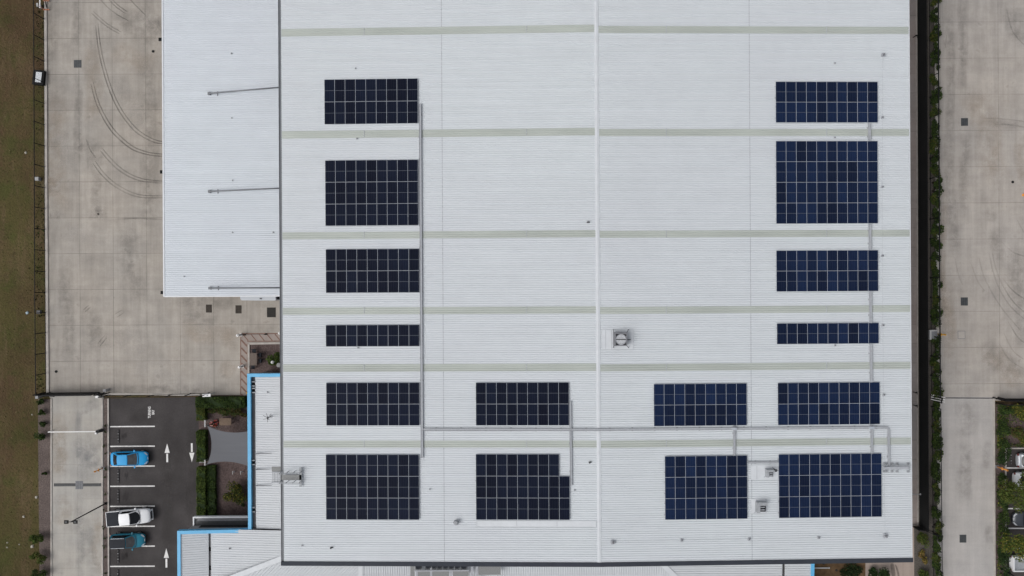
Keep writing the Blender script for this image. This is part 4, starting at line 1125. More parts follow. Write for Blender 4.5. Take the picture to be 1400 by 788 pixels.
hedge(273, 588, 285, 629, 1.0, 'green hedge running beside the grey shade sail', GH, GREEN, 2900)
hedge(273, 637.5, 285, 706, 1.0, 'green hedge below the shade sail, longest along the car park lane', GH, GREEN, 4300, wts=(4, 6, 2))
hedge(285.6, 636, 297, 706, .62, 'lower hedge with shade painted into its foliage, tucked behind the hedge along the car park lane', GH, DARK, 3600, wts=(6, 2, 3))  # dark foliage tones paint in the shade beside the taller hedge
for px, py, rx, ry, h, lb, tn in ((299, 560.5, 1.1, .55, .8, 'brown and green shrub behind the olive hedge corner', ('leaf_br', 'leaf_a', 'leaf_c')), (314, 561, 1.2, .62, .85, 'dark green shrub between two brownish shrubs in the garden', ('leaf_c', 'leaf_a', 'leaf_br')),
                              (329, 563, 1.1, .6, .8, 'rusty brown shrub in the garden against the blue edged office wing', ('leaf_br', 'leaf_o', 'leaf_c'))):
    bush('shrub', px, py, rx, ry, h, lb, 'shrub', 'mixed shrubs behind the garden hedge', tn)
bush('flower_bush', 295.0, 578.3, .58, .52, .7, 'bush with red and pink flowers beside the timber garden table', 'flower bush', None, ('leaf_d', 'leaf_c', 'leaf_r', 'leaf_p'), n=760, size=.17, wts=(3, 2, 5, 2.6))
bush('flowering_shrub', 325, 671, 1.35, 1.38, 1.3, 'big round yellow-green and dark shrub in the garden below the sail', 'shrub', None, ('leaf_o', 'leaf_y', 'leaf_c', 'leaf_d'), n=2400, size=.18, wts=(5, 4, 3, 4))
bush('shrub', 379, 488.5, 1.05, .95, 1.3, 'bright green shrub in the small courtyard against the warehouse', 'shrub', None, GREEN, size=.2)
bush('shrub', 334, 690, .3, .2, .3, 'small dark plant below the big round garden shrub', 'shrub', None, DARK, n=120, size=.12)
# east strip hedge plants
rnd.seed(21)
GE = 'straggly plants along the neighbour fence'
y = -30; i = 0
rows = []
while y < 800:
    s = rnd.uniform(.75, 1.15); rows.append((y, s)); y += s * 13.5 + (rnd.random() < .2) * rnd.uniform(2, 9)
for i, (y, s) in enumerate(rows):
    if 450 < y < 466: continue
    px = 1273.6 + y * .0045 + rnd.uniform(-.8, .8)
    bush('hedge_plant', px, y, .60, s * 1.02, rnd.uniform(.8, 1.35), 'dark green plant in the long strip between black fence and neighbour yard', 'plant', GE, ('leaf_c', 'leaf_a', 'leaf_d') if i % 3 else ('leaf_c', 'leaf_a', 'leaf_o'), n=int(640 * s), size=.19)
bush('grass_clump', 1258, 738, .75, 1.0, .8, 'olive green clump just past the corner of the black fence', 'plant', None, OLIVE, n=700)
bush('grass_clump', 1259, 760, .60, .85, .8, 'straw coloured tufted plant beside the warehouse corner', 'plant', None, ('leaf_t', 'leaf_y', 'leaf_br'), n=620, size=.16)
bush('grass_clump', 1258.5, 783, .85, 1.0, .9, 'green clump in the strip below the straw coloured plant', 'plant', None, GREEN, n=800)
bush('bush', 1196, 786, 1.2, 1.15, 1.3, 'dark green bush between bare earth and pink concrete', 'bush', None, ('leaf_g', 'leaf_c', 'leaf_d'), n=1500, size=.24)
bush('bush', 1165, 779, 1.7, 1.05, .55, 'low very dark ground patch under the charcoal roof edge', 'bush', None, ('leaf_d', 'leaf_d', 'leaf_br'), n=2200, size=.2, wts=(5, 4, .6))  # very dark leaf cards spread low over the ground
GN = 'garden plants beside the neighbour car park'
for px, py, rx, ry, h, lb, tn in ((1371, 560, .9, .7, .9, 'green shrub under the end of the neighbour fence', ('leaf_g', 'leaf_a', 'leaf_c')), (1386, 563, 1.1, .9, 1.0, 'yellow-green shrub second along the neighbour fence', ('leaf_o', 'leaf_y', 'leaf_a')),
                              (1400, 566, 1.1, 1.0, 1.1, 'bright green shrub along the neighbour fence at the photo edge', ('leaf_b', 'leaf_y', 'leaf_a')), (1370, 583, .9, .95, .9, 'dark shrub at the kerb above the neighbour car park', DARK), (1390, 588, 1.0, .8, .8, 'mottled green and brown shrub above the neighbour car park', ('leaf_o', 'leaf_br', 'leaf_a')),
                              (1400, 600, 1.1, .8, .9, 'yellowish shrub above the top bay line of the neighbour car park', ('leaf_y', 'leaf_b', 'leaf_o')), (1367, 605, .6, .8, .8, 'dark green shrub at the neighbour car park corner', DARK), (1367, 622, .62, 1.0, 1.0, 'dark green shrub above the leaning yellow post', ('leaf_g', 'leaf_c', 'leaf_d')),
                              (1367, 652, .5, .5, .5, 'small dark shrub just below the yellow post', DARK), (1367, 682, .6, 1.0, .9, 'dark shrub below the upper neighbour tree', DARK), (1367, 703, .6, 1.1, .9, 'green shrub level with the dark grey car', ('leaf_c', 'leaf_a', 'leaf_d')),
                              (1367, 726, .6, 1.0, .8, 'dark shrub below the dark grey car', DARK), (1367, 762, .62, 1.2, 1.0, 'deep green shrub beside the white ute tray', ('leaf_g', 'leaf_d', 'leaf_c')), (1367.5, 784, .62, 1.1, 1.0, 'deep green shrub around the neighbour lamp post', ('leaf_g', 'leaf_d', 'leaf_c'))):
    bush('shrub', px, py, rx * 1.15, ry * 1.2, h, lb, 'shrub', GN, tn)
tree(1388, 673, 3.0, 1.85, 'leafy green tree overhanging the white car in the neighbour car park', 2800, ('leaf_b', 'leaf_o', 'leaf_a'), 'young trees by the neighbour car park', base=(1366, 664))
tree(1390, 748, 3.0, 1.75, 'brighter green tree overhanging the white ute in the neighbour car park', 2800, ('leaf_b', 'leaf_y', 'leaf_a'), 'young trees by the neighbour car park', base=(1366, 742))
# low ground cover of the neighbour garden
mb = MB(); rnd.seed(11)
x0, y0, x1, y1 = rect(1361.5, 554, 1475, 610); x2, y2, x3, y3 = rect(1361.5, 606, 1373.5, 840)
def gc():
    for _ in range(30):
        if rnd.random() < .7: p = (rnd.uniform(x0, x1), rnd.uniform(y0, y1), rnd.uniform(.05, .4))
        else: p = (rnd.uniform(x2, x3), rnd.uniform(y2, y3), rnd.uniform(.05, .35))
        if math.sin(p[0] * 1.3 + 2 * math.sin(p[1] * .8)) + math.sin(p[1] * 1.1 + p[0] * .5) + rnd.gauss(0, .4) > -.35: return p
    return None
leaves(mb, 5200, gc, .20, 4, wts=(3, 3, 3, 1.6))
tag(mb.build('ground_cover', ['leaf_a', 'leaf_b', 'leaf_c', 'leaf_y']), kind='stuff')
# grass of the field
mb = MB(); rnd.seed(5)
for _ in range(3800):
    px, py = rnd.uniform(-40, 60), rnd.uniform(-40, 830)
    if py > 540 and px > 53 + rnd.expovariate(.5): continue
    x, y = W(px, py); s = rnd.uniform(.08, .26); h_ = rnd.uniform(.02, .06); a = rnd.uniform(0, 3.14)
    dx, dy = math.cos(a) * s / 2, math.sin(a) * s / 2; ox, oy = rnd.uniform(-.12, .12), rnd.uniform(-.12, .12)
    k = math.sin(x * .31 + 1.3 * math.sin(y * .13)) + math.sin(y * .21 + x * .11) + rnd.gauss(0, .9)
    mi = 0 if k > .6 else (1 if k > -.6 else 2)
    mb.face([(x - dx, y - dy, .0), (x + dx, y + dy, .0), (x + dx * .3 + ox, y + dy * .3 + oy, h_), (x - dx * .3 + ox, y - dy * .3 + oy, h_)], mi)
M['gr_a'] = mat('field tuft green', (.066, .066, .024), 1, var=.3, scale=2, spec=.1); M['gr_b'] = mat('field tuft olive', (.084, .069, .034), 1, var=.3, scale=2, spec=.1); M['gr_c'] = mat('field tuft straw', (.115, .085, .048), 1, var=.3, scale=2, spec=.1)
tag(mb.build('grass', ['gr_a', 'gr_b', 'gr_c']), kind='stuff')
mb = MB()
for _ in range(520):
    py = rnd.uniform(-40, 540); px = rnd.uniform(49, 61.5)
    x, y = W(px, py); s = rnd.uniform(.15, .35); a = rnd.uniform(0, 3.14); h_ = rnd.uniform(.04, .14)
    dx, dy = math.cos(a) * s / 2, math.sin(a) * s / 2
    k = math.sin(py * .05) + math.sin(py * .021 + 1) + rnd.gauss(0, .5)
    if k < -.4: continue
    mb.face([(x - dx, y - dy, .0), (x + dx, y + dy, .0), (x + dx * .4 + rnd.uniform(-.15, .15), y + dy * .4, h_), (x - dx * .4, y - dy * .4 + rnd.uniform(-.1, .1), h_)], rnd.randrange(3))
tag(mb.build('weeds', ['gr_b', 'gr_a', 'leaf_a']), kind='stuff')
# litter and stones
def pebble(name, px, py, r, m, label, cat, group=None, h=.5):
    x, y = W(px, py); mb = MB(); k = [rnd.uniform(.7, 1.2) for _ in range(9)]
    for i in range(9):
        a0, a1 = 2 * math.pi * i / 9, 2 * math.pi * (i + 1) / 9; r0, r1 = r * k[i], r * k[(i + 1) % 9]
        A = [(r0 * math.cos(a0), r0 * math.sin(a0), 0), (r1 * math.cos(a1), r1 * math.sin(a1), 0), (.7 * r1 * math.cos(a1), .7 * r1 * math.sin(a1), r * h), (.7 * r0 * math.cos(a0), .7 * r0 * math.sin(a0), r * h)]
        mb.face(A); mb.face([A[3], A[2], (0, 0, r * h * 1.15)])
    return tag(mb.build(name, m, None, (x, y, .02)), label, cat, group)
M['stone'] = mat('pale stone', (.40, .37, .32), .9, var=.2, scale=6)
M['litter'] = mat('blue-white plastic', (.32, .42, .48), .5, var=.2, scale=4)
for px, py, r, lb in ((44, 747, .24, 'largest pale stone in the dry field near the lower shrubs'), (32.5, 706.5, .16, 'pale stone in the field level with the white pickup'), (10, 742, .12, 'small pale stone alone near the photo edge'), (10, 748.5, .11, 'small pale stone just below another in the field'), (26.5, 744.5, .10, 'small pale stone between the largest stone and the photo edge'),
                      (50, 680, .20, 'pale stone in the field level with the trench drain'), (35.5, 209, .18, 'pale stone in the field near the fence below the white-topped cabinet'), (44, 567, .1, 'tiny pale stone below the fence corner')):
    pebble('stone', px, py, r, 'stone', lb, 'stone', 'pale stones in the dry field')
pebble('plastic_scrap', 37.5, 428, .2, 'litter', 'blue-white scrap of plastic lying in the dry field', 'litter')

# ------------------------------------------------------------------ fences
def wire_fence(name, pts, h, label, mesh=True, step=2.5, rail='black', skip_bottom=False, pitch=.22, top_w=.07):
    t = thing(name, label, 'fence')
    q = [Vector((*W(*p), 0)) for p in pts]
    for a, c in zip(q, q[1:]):
        L_ = (c - a).length; n = max(1, round(L_ / step))
        for i in range(n + 1):
            p = a.lerp(c, i / n)
            mb = MB(); mb.tube((p.x, p.y, 0), (p.x, p.y, h + .03), .048, n=8); mb.cbox(p.x, p.y, .02, .2, .2, .04); mb.tube((p.x, p.y, h + .03), (p.x, p.y, h + .07), .045, .02, 8)
            mb.build('post', rail, t)
    mb = MB()
    for a, c in zip(q, q[1:]): mb.bar(a + Vector((0, 0, h)), c + Vector((0, 0, h)), top_w)
    mb.build('top_rail', rail, t)
    mb = MB()
    for a, c in zip(q, q[1:]): mb.bar(a + Vector((0, 0, .10)), c + Vector((0, 0, .10)), .05)
    mb.build('bottom_rail', rail, t)
    if mesh:
        mb = MB()
        for a, c in zip(q, q[1:]):
            d = c - a; L_ = d.length; d.normalize(); n = Vector((-d.y, d.x, 0)) * .004
            s = -h
            while s < L_:
                for sg in (1, -1):
                    s0, s1 = (s, s + h) if sg > 0 else (s + h, s)
                    z0, z1 = .1, h
                    # clip
                    def at(u): return a + d * (s0 + (s1 - s0) * u) + Vector((0, 0, z0 + (z1 - z0) * u))
                    u0, u1 = 0.0, 1.0
                    if sg > 0:
                        if s0 < 0: u0 = -s0 / h
                        if s1 > L_: u1 = (L_ - s0) / h
                    else:
                        if s0 > L_: u0 = (s0 - L_) / h
                        if s1 < 0: u1 = s0 / h
                    if u1 > u0:
                        p0, p1 = at(u0), at(u1); w_ = Vector((0, 0, .007))
                        mb.face([p0 - w_, p1 - w_, p1 + w_, p0 + w_])
                s += pitch
        mb.build('wire_mesh', rail, t)
    return t
wire_fence('chain_link_fence', [(60.6, -60), (61.7, 200), (62.4, 400), (63.6, 538)], 1.95, 'long black chain-link fence between the dry field and the concrete yard')
wire_fence('chain_link_fence', [(1269.8, -60), (1271.6, 300), (1273, 540)], 1.85, 'dark green chain-link fence on the upper stretch beside the neighbour yard', rail='dark_green' if 'dark_green' in M else 'black_f', top_w=.10)
wire_fence('chain_link_fence', [(1273.6, 556), (1276, 830)], 1.85, 'dark chain-link fence on the lower stretch beside the neighbour driveway', rail='black_f', top_w=.06)
wire_fence('chain_link_fence', [(146, 540.6), (210, 540.2), (286, 538)], 1.75, 'black mesh fence between the concrete yard and the car park')
# solid black fence by the warehouse
t = thing('panel_fence', 'tall solid black steel fence along the side of the warehouse', 'fence')
pf = [(1254.4 + (y * .0042) , y) for y in range(-60, 721, 26)]
mb = MB(); q = [W(*p) for p in pf]
for i, (a, c) in enumerate(zip(q, q[1:])):
    m_ = MB(); m_.bar((a[0], a[1], .92), (c[0], c[1] - .03, .92), .035, 1.74)
    L_ = a[1] - c[1]
    for k in range(9):
        yy = a[1] - L_ * (k + .5) / 9; xx = a[0] + (c[0] - a[0]) * (k + .5) / 9
        m_.box(xx - .045, yy - .06, .08, xx - .018, yy + .06, 1.76)
    m_.build('panel', 'black_f', t)
    m_ = MB(); m_.box(a[0] + .022, a[1] - .04, 0, a[0] + .09, a[1] + .04, 1.78); m_.build('post', 'black', t)
m_ = MB(); m_.bar((q[0][0], q[0][1], 1.81), (q[-1][0], q[-1][1], 1.81), .07, .05); m_.build('top_rail', 'black', t)
a, c, e = W(1245, 718.5), W(1255.5, 720), W(1274, 727)
t = thing('side_gate', 'black side gate closing the path at the end of the solid black fence', 'gate')
MB().bar((a[0], a[1], .9), (c[0], c[1], .9), .05, 1.5).build('panel', 'black_f', t)
for p in (a, c, e): MB().tube((p[0], p[1], 0), (p[0], p[1], 1.85), .05).build('post', 'black', t)
MB().bar((c[0], c[1], 1.8), (e[0], e[1], 1.8), .06).bar((c[0], c[1], .2), (e[0], e[1], .2), .05).build('rail', 'black', t)
# small things along the side path
for px, py, lb in ((1252.3, 49, 'black looped pipe on the side path near the top of the photo'), (1252, 537, 'upper of two black wall taps along the side path'), (1252.2, 555, 'lower of two black wall taps along the side path')):
    q = W(px, py, .6); t = thing('standpipe', lb, 'pipe', (q[0], q[1], .03))
    MB().tube((0, 0, 0), (0, 0, .6), .05).bar((0, 0, .55), (.2, .1, .55), .06).bar((.2, .1, .55), (.22, -.25, .5), .05).build('pipe', 'black', t)
    MB().cbox(0, 0, .62, .16, .16, .08).build('valve', 'black', t)
a, c = W(1248.2, 676, .5), W(1258.5, 676, 1.6)
tag(MB().bar((a[0], a[1], .5), (c[0], c[1], 1.6), .10, .04).cbox(a[0], a[1], .26, .16, .16, .5).cbox(c[0], c[1], 1.58, .1, .2, .1).build('brace_bar', 'wall_l'), 'pale brace bar leaning across the side path to the black fence', 'brace')

# sliding gate of our yard
t = thing('sliding_gate', 'long black sliding gate closing the driveway to the concrete yard', 'gate')
a, c = W(66, 538.2), W(137, 537.2)
n = 74
mb = MB()
for i in range(n + 1):
    x = a[0] + (c[0] - a[0]) * i / n; y = a[1] + (c[1] - a[1]) * i / n
    mb.box(x - .022, y - .022, .10, x + .022, y + .022, 1.80)
mb.build('bars', 'black', t)
for z, hh in ((.12, .12), (1.0, .06), (1.80, .10)):
    mb = MB(); mb.bar((a[0], a[1], z), (c[0], c[1], z), .17, hh); mb.build('rail', 'black', t)
mb = MB(); mb.bar((a[0], a[1] + .11, .9), (c[0], c[1] + .11, .9), .02, 1.5); mb.build('infill_mesh', 'black_f', t)
a2, c2 = W(60, 541.5), W(150, 540.5)
mb = MB(); mb.bar((a2[0], a2[1] + .2, .035), (c2[0], c2[1] + .2, .035), .12, .05); mb.build('ground_track', 'mid_g', t)
def gate_posts(px, py, dx, label, motor):
    x, y = W(px, py); t = thing('gate_post', label, 'gate post', (x, y, .02), 0, 'gate posts of the sliding gates')
    for k in (-.32, .32):
        MB().box(k - .06, -.06, 0, k + .06, .06, 2.1).build('post', 'black', t)
    MB().bar((-.38, 0, 2.05), (.38, 0, 2.05), .10).bar((-.32, 0, 1.2), (.32, 0, 1.2), .07).build('cross_bar', 'black', t)
    MB().bar((.32, 0, 1.9), (.32 + dx, -.5, .05), .06).build('stay', 'black', t)
    if motor:
        MB().cbox(motor[0], motor[1], .42, .32, .30, .8).cbox(motor[0], motor[1], .84, .36, .32, .06).build('motor_box', 'wall_l', t)
gate_posts(65, 537, .6, 'black gate post with pale motor box at the field end of the sliding gate', (-.75, -.45))
gate_posts(146, 537.2, -.6, 'black gate post with white motor box where the sliding gate meets the yard fence', (.22, .38))
q = W(137, 541.5); t = thing('gate_motor', 'white gate motor box on the driveway side of the sliding gate', 'gate motor', (q[0], q[1], .03))
MB().cbox(0, 0, .3, .36, .30, .6).build('housing', 'white', t); MB().cbox(0, 0, .63, .40, .34, .06).build('lid', 'white', t)
q = W(289, 538.4); t = thing('sign_board', 'white rectangular board leaning on the yard fence above the hedge', 'sign board', (q[0], q[1], 0), R(2))
MB().bar((-.50, 0, 1.35), (.50, 0, 1.35), .36, .05).build('board', 'white', t)
mb = MB()
for k in (-.4, .4): mb.bar((k, .1, 0), (k, .1, 1.33), .06)
mb.build('stand', 'galv_d', t)
MB().cbox(.12, .02, 1.382, .2, .12, .01).build('dark_patch', 'mid_g', t)
q = W(338, 537.5, .9); t = thing('safety_bollard', 'small yellow bollard tucked beside the blue office corner', 'bollard', (q[0], q[1], .02))
MB().tube((0, 0, 0), (0, 0, .95), .11, n=14).build('post', 'yellow', t); MB().tube((0, 0, .95), (0, 0, 1.02), .11, .04, 14).build('cap', 'yellow', t)
# neighbour gate
t = thing('sliding_gate', 'black sliding gate parked open behind the neighbour gate post', 'gate')
a, c = W(1361, 545.6), W(1470, 545.6); n = 60
mb = MB()
for i in range(n + 1):
    x = a[0] + (c[0] - a[0]) * i / n; mb.box(x - .02, a[1] - .02, .1, x + .02, a[1] + .02, 1.7)
mb.build('bars', 'black', t)
for z in (.12, 1.0, 1.7):
    MB().bar((a[0], a[1], z), (c[0], c[1], z), .12, .10).build('rail', 'black', t)
wire_fence('chain_link_fence', [(1362, 551), (1480, 551)], 1.7, 'black fence above the neighbour garden, behind the parked gate', rail='black')
gate_posts(1360.5, 543.5, .9, 'black gate post with a dark motor where the neighbour gate is parked', None)
t = thing('gate_catch', 'white and black striped gate catch at the end of the neighbour gateway', 'gate catch', (*W(1274.5, 544.5), .02), R(-8))
for k in (-.28, 0, .28):
    MB().box(-.05, k - .05, 0, .05, k + .05, 1.95).build('post', 'black', t)
    MB().bar((-.35, k + .14, .3), (.35, k + .14, 1.9), .09, .06).build('guide', 'white', t)
MB().bar((0, -.35, 1.9), (0, .35, 1.9), .10).build('cross_bar', 'black', t)
a, c = W(1290, 544.2), W(1360, 544.6)
struct(MB().bar((a[0], a[1], ZP + .012), (c[0], c[1], ZP + .012), .12, .012).build('gate_track', 'dark_g'))

# boom gate
q = W(139.5, 588); t = thing('boom_gate', 'white boom gate arm lowered across the driveway from its dark cabinet', 'boom gate', (q[0], q[1], .02))
MB().cbox(.05, 0, .5, .34, .34, 1.0).build('cabinet', 'dark_g', t)
e = W(65.5, 588.2, 1.0); L_ = e[0] - q[0]
MB().bar((.1, 0, .98), (L_, -.02, .98), .10, .06).build('arm', 'white', t)
MB().cbox(.12, 0, 1.03, .5, .2, .12).build('pivot', 'black', t)
MB().box(L_ - .04, -.06, 0, L_ + .04, .02, .95).build('rest_post', 'white', t)
q = W(137.8, 590.5); t = thing('control_post', 'small white control post beside the boom gate cabinet', 'control post', (q[0], q[1], .02))
MB().tube((0, 0, 0), (0, 0, .8), .06).build('post', 'white', t); MB().cbox(0, 0, .9, .22, .2, .25).build('reader', 'white', t)

# lamp posts
def lamp(px, py, tx, ty, h, label):
    x, y = W(px, py); t = thing('lamp_post', label, 'lamp post', (x, y, .02))
    MB().cbox(0, 0, .03, .36, .36, .06).tube((0, 0, 0), (0, 0, h), .085, .055, 12).build('pole', 'black', t)
    MB().bar((-.55, 0, h), (.55, 0, h), .06).build('cross_arm', 'black', t)
    for s in (-1, 1):
        hd_ = MB().cbox(s * .52, 0, h + .02, .46, .40, .10).build('lamp_head', 'black', t)
        MB().cbox(s * .52, 0, h + .08, .24, .2, .03).build('heat_sink', 'dark_g', hd_)
lamp(145, 688.3, 0, 0, 6.75, 'tall black lamp post with two heads leaning over the driveway below the trench drain')
lamp(1369, 777.8, 0, 0, 6.75, 'black lamp post in the neighbour planting strip beside the white ute')

# utility cabinet and pit lids in the fence strip
q = W(53, 105.5, .5); t = thing('utility_cabinet', 'black utility cabinet with a pale top beside the chain-link fence', 'cabinet', (q[0], q[1], 0), R(-6))
MB().box(-.75, -.95, 0, .62, .85, .50).build('cabinet', 'black', t); MB().box(-.36, -.66, .502, .36, .60, .56).build('lid', 'flash', t)
q = W(50, 244.6, .5); t = thing('pit_marker', 'small pale square lid in the weeds inside the chain-link fence', 'pit lid', (q[0], q[1], 0))
MB().box(-.22, -.2, 0, .22, .2, .48).build('riser', 'wall_l', t); MB().box(-.24, -.22, .48, .24, .22, .53).build('lid', 'wall', t)
q = W(50.5, 6.5, .8); t = thing('pit_marker', 'pale upright marker in dark weeds at the top of the fence', 'pit lid', (q[0], q[1], 0), R(10))
MB().box(-.1, -.2, 0, .1, .2, .7).build('riser', 'wall_l', t); MB().box(-.12, -.22, .7, .12, .22, .75).build('lid', 'wall', t)
q = W(51.8, 427, .4); t = thing('pit_marker', 'small grey pit lid beside the fence level with the courtyard drains', 'pit lid', (q[0], q[1], 0))
MB().box(-.2, -.2, 0, .2, .2, .3).build('riser', 'mid_g', t); MB().box(-.22, -.22, .3, .22, .22, .34).build('lid', 'wall_g', t)
# orange barrier by the top left kerb
q = W(63.5, 8); t = thing('barrier_stand', 'rusty orange and white barrier stand on the kerb at the top of the yard', 'barrier', (q[0], q[1], .14))
M['rust'] = mat('faded orange', (.42, .17, .10), .8, var=.2, scale=4)
for yy in (-.55, .55):
    MB().cbox(.1, yy, .03, .75, .14, .06).bar((-.1, yy, 0), (-.1, yy, .95), .07).build('foot', 'rust', t)
MB().bar((-.1, -.7, .9), (-.1, .7, .9), .12, .05).build('board', 'white', t); MB().bar((.2, -.35, .1), (.3, .25, .5), .08).build('hose', 'black', t)

# marker posts (hydrant points)
def marker(px, py, h, label, m, rings, rz=0):
    x, y = W(px, py); t = thing('hydrant_post', label, 'hydrant', (x, y, .02), rz)
    MB().tube((0, 0, 0), (0, 0, h), .075, n=12).build('standpipe', m, t)
    MB().cbox(0, 0, .05, .5, .35, .1).build('base_plate', 'mid_g', t)
    mb = MB()
    for k in range(rings): z = h * (k + 1) / (rings + 1); mb.tube((0, 0, z - .04), (0, 0, z + .04), .082, n=12)
    if rings: mb.build('reflective_band', 'white', t)
    MB().tube((0, 0, h - .1), (0, 0, h), .12, .10, 12).build('cap', m, t)
    MB().tube((-.05, 0, h * .72), (.22, .05, h * .72), .07, n=10).tube((0, -.2, h * .5), (0, .16, h * .5), .06, n=10).build('outlet', m, t)
    return t
marker(141, 640, 1.75, 'orange hydrant post with pale bands between driveway and blue car', 'orange', 4)
marker(1362.5, 638, 1.9, 'orange hydrant post at the kerb of the neighbour car park', 'orange', 0)
marker(1281, 456.8, 1.7, 'yellow hydrant post beside the grey box in the neighbour fence', 'yellow', 0)
q = W(1276.5, 458, .8); t = thing('meter_box', 'grey meter enclosure set in the neighbour fence strip', 'meter box', (q[0], q[1], 0))
MB().box(-.45, -.55, 0, .45, .55, .75).build('cabinet', 'wall_l', t); MB().box(-.50, -.60, .75, -.28, .60, .80).box(-.28, .45, .75, .5, .60, .80).build('edge_frame', 'wall', t); MB().box(-.2, -.5, .752, .4, .4, .78).build('lid', 'mid_g', t)
q = W(1399, 267); pebble('orange_scrap', 1399.5, 267, .22, 'orange', 'orange scrap lying on the neighbour concrete at the photo edge', 'litter')
def stud(px, py, label):
    q = W(px, py, .1); t = thing('yard_stud', label, 'stud', (q[0], q[1], ZP))
    MB().tube((0, 0, 0), (0, 0, .06), .16, n=14).build('cover', 'rubber', t); MB().tube((0, 0, .06), (0, 0, .09), .07, n=10).build('knob', 'black', t)
stud(76.3, 508.3, 'small black round cap on the concrete near the sliding gate'); stud(209, 70.3, 'small black round cap on the concrete beside the canopy floodlight'); stud(1385, 249, 'tiny black round cap on the neighbour concrete')
pebble('stain_debris', 134.5, 293, .14, 'grate_b', 'dark rusty lump on the concrete by the long joint', 'debris', h=.25)

# drain grates
def drain(px0, py0, px1, py1, label, m='grate', n=9, frame='kerb', fw=.03):
    x0, y0, x1, y1 = rect(px0, py0, px1, py1); cx, cy = (x0 + x1) / 2, (y0 + y1) / 2; hx, hy = (x1 - x0) / 2, (y1 - y0) / 2
    t = thing('drain_grate', label, 'drain', (cx, cy, ZP), 0, 'drain grates and pit lids in the concrete')
    MB().box(-hx, -hy, .004, hx, hy, .012).build('pit', 'pit', t)
    mb = MB()
    for a in ((-hx - fw, -hy - fw, hx + fw, -hy), (-hx - fw, hy, hx + fw, hy + fw), (-hx - fw, -hy, -hx, hy), (hx, -hy, hx + fw, hy)): mb.box(a[0], a[1], 0, a[2], a[3], .02)
    mb.build('frame', m, t)
    mb = MB()
    for i in range(n):
        y = -hy + 2 * hy * (i + .5) / n; mb.box(-hx, y - hy / n * .66, .014, hx, y + hy / n * .66, .024)
    for i in range(3):
        x = -hx + 2 * hx * (i + .5) / 3; mb.box(x - .03, -hy, .0245, x + .03, hy, .028)
    mb.build('grate', m, t)
drain(101.5, 82.8, 111.2, 92.5, 'grey square drain grate in the yard near the top of the tyre marks')
drain(282, 417, 289.4, 427.2, 'rusty brown drain grate, first of three below the canopy', 'grate_b')
drain(322.4, 418, 330, 428.4, 'rusty brown drain grate, middle of three below the canopy', 'grate_b')
drain(365.4, 421, 376.8, 433.6, 'larger grey drain grate closest to the warehouse below the canopy', 'pit')
drain(103.8, 658, 113.4, 668.6, 'grey square pit lid in the middle of the driveway trench drain', 'mid_g')
drain(1314, 162.2, 1322.8, 172, 'grey square drain grate highest in the neighbour yard')
drain(1313.6, 407.2, 1322.6, 417.6, 'grey square drain grate in the neighbour yard above the pale lid')
drain(1312, 731.5, 1320.6, 741.6, 'grey square drain grate in the neighbour driveway')
x0, y0, x1, y1 = rect(1309.2, 452.6, 1319.4, 463.4)
t = thing('inspection_cover', 'pale concrete pit lid in the neighbour yard beside the yellow hydrant', 'pit lid', ((x0 + x1) / 2, (y0 + y1) / 2, ZP)); hx, hy = (x1 - x0) / 2, (y1 - y0) / 2
MB().box(-hx, -hy, .003, hx, hy, .010).build('frame', 'mid_g', t); MB().box(-hx + .06, -hy + .06, .0105, hx - .06, hy - .06, .020).build('lid', 'yard_e', t)
for px0, px1, lb in ((74, 103.2, 'dark trench drain from the field kerb to the square pit lid'), (114, 139.2, 'dark trench drain from the square pit lid to the median kerb')):
    drain(px0, 661.2, px1, 664.8, lb, 'dark_g', n=2, fw=.015)

# wheel stops
ws = None
def wheel_stop(px, py, label, group, rot=0):
    global ws
    x, y = W(px, py)
    if ws is None:
        ws = thing('wheel_stop', label, 'wheel stop', (x, y, ZP), 0, group)
        MB().prism([(-.075, -.85), (.075, -.85), (.075, .85), (-.075, .85)], 0, .09).build('bar', 'asphalt', ws)
        mb = MB()
        for k in range(5): mb.cbox(0, -.68 + .34 * k, .096, .11, .10, .008, k % 2)
        mb.build('reflector', ['wall_g', 'wall_l'], ws); mb = MB()
        for k in range(4): mb.cbox(0, -.51 + .34 * k, .095, .12, .13, .006)
        mb.build('rubber_pad', 'rubber', ws); o = ws
    else:
        o = copy_tree(ws); tag(o, label, None, group); o.location = (x, y, ZP)
    return o
GS = 'wheel stops in the car park bays'
wheel_stop(162.3, 596.8, 'rubber wheel stop in the empty bay above the blue car', GS); wheel_stop(162.2, 651, 'rubber wheel stop in the empty bay just below the blue car', GS)
wheel_stop(162.1, 678.5, 'rubber wheel stop in the empty bay just above the white pickup', GS); wheel_stop(162.0, 760.5, 'rubber wheel stop in the empty bay just below the teal car', GS)
wheel_stop(161.8, 788, 'rubber wheel stop in the lowest bay at the photo edge', GS); wheel_stop(1381.5, 626, 'rubber wheel stop in front of the silver car in the neighbour bays', GS)

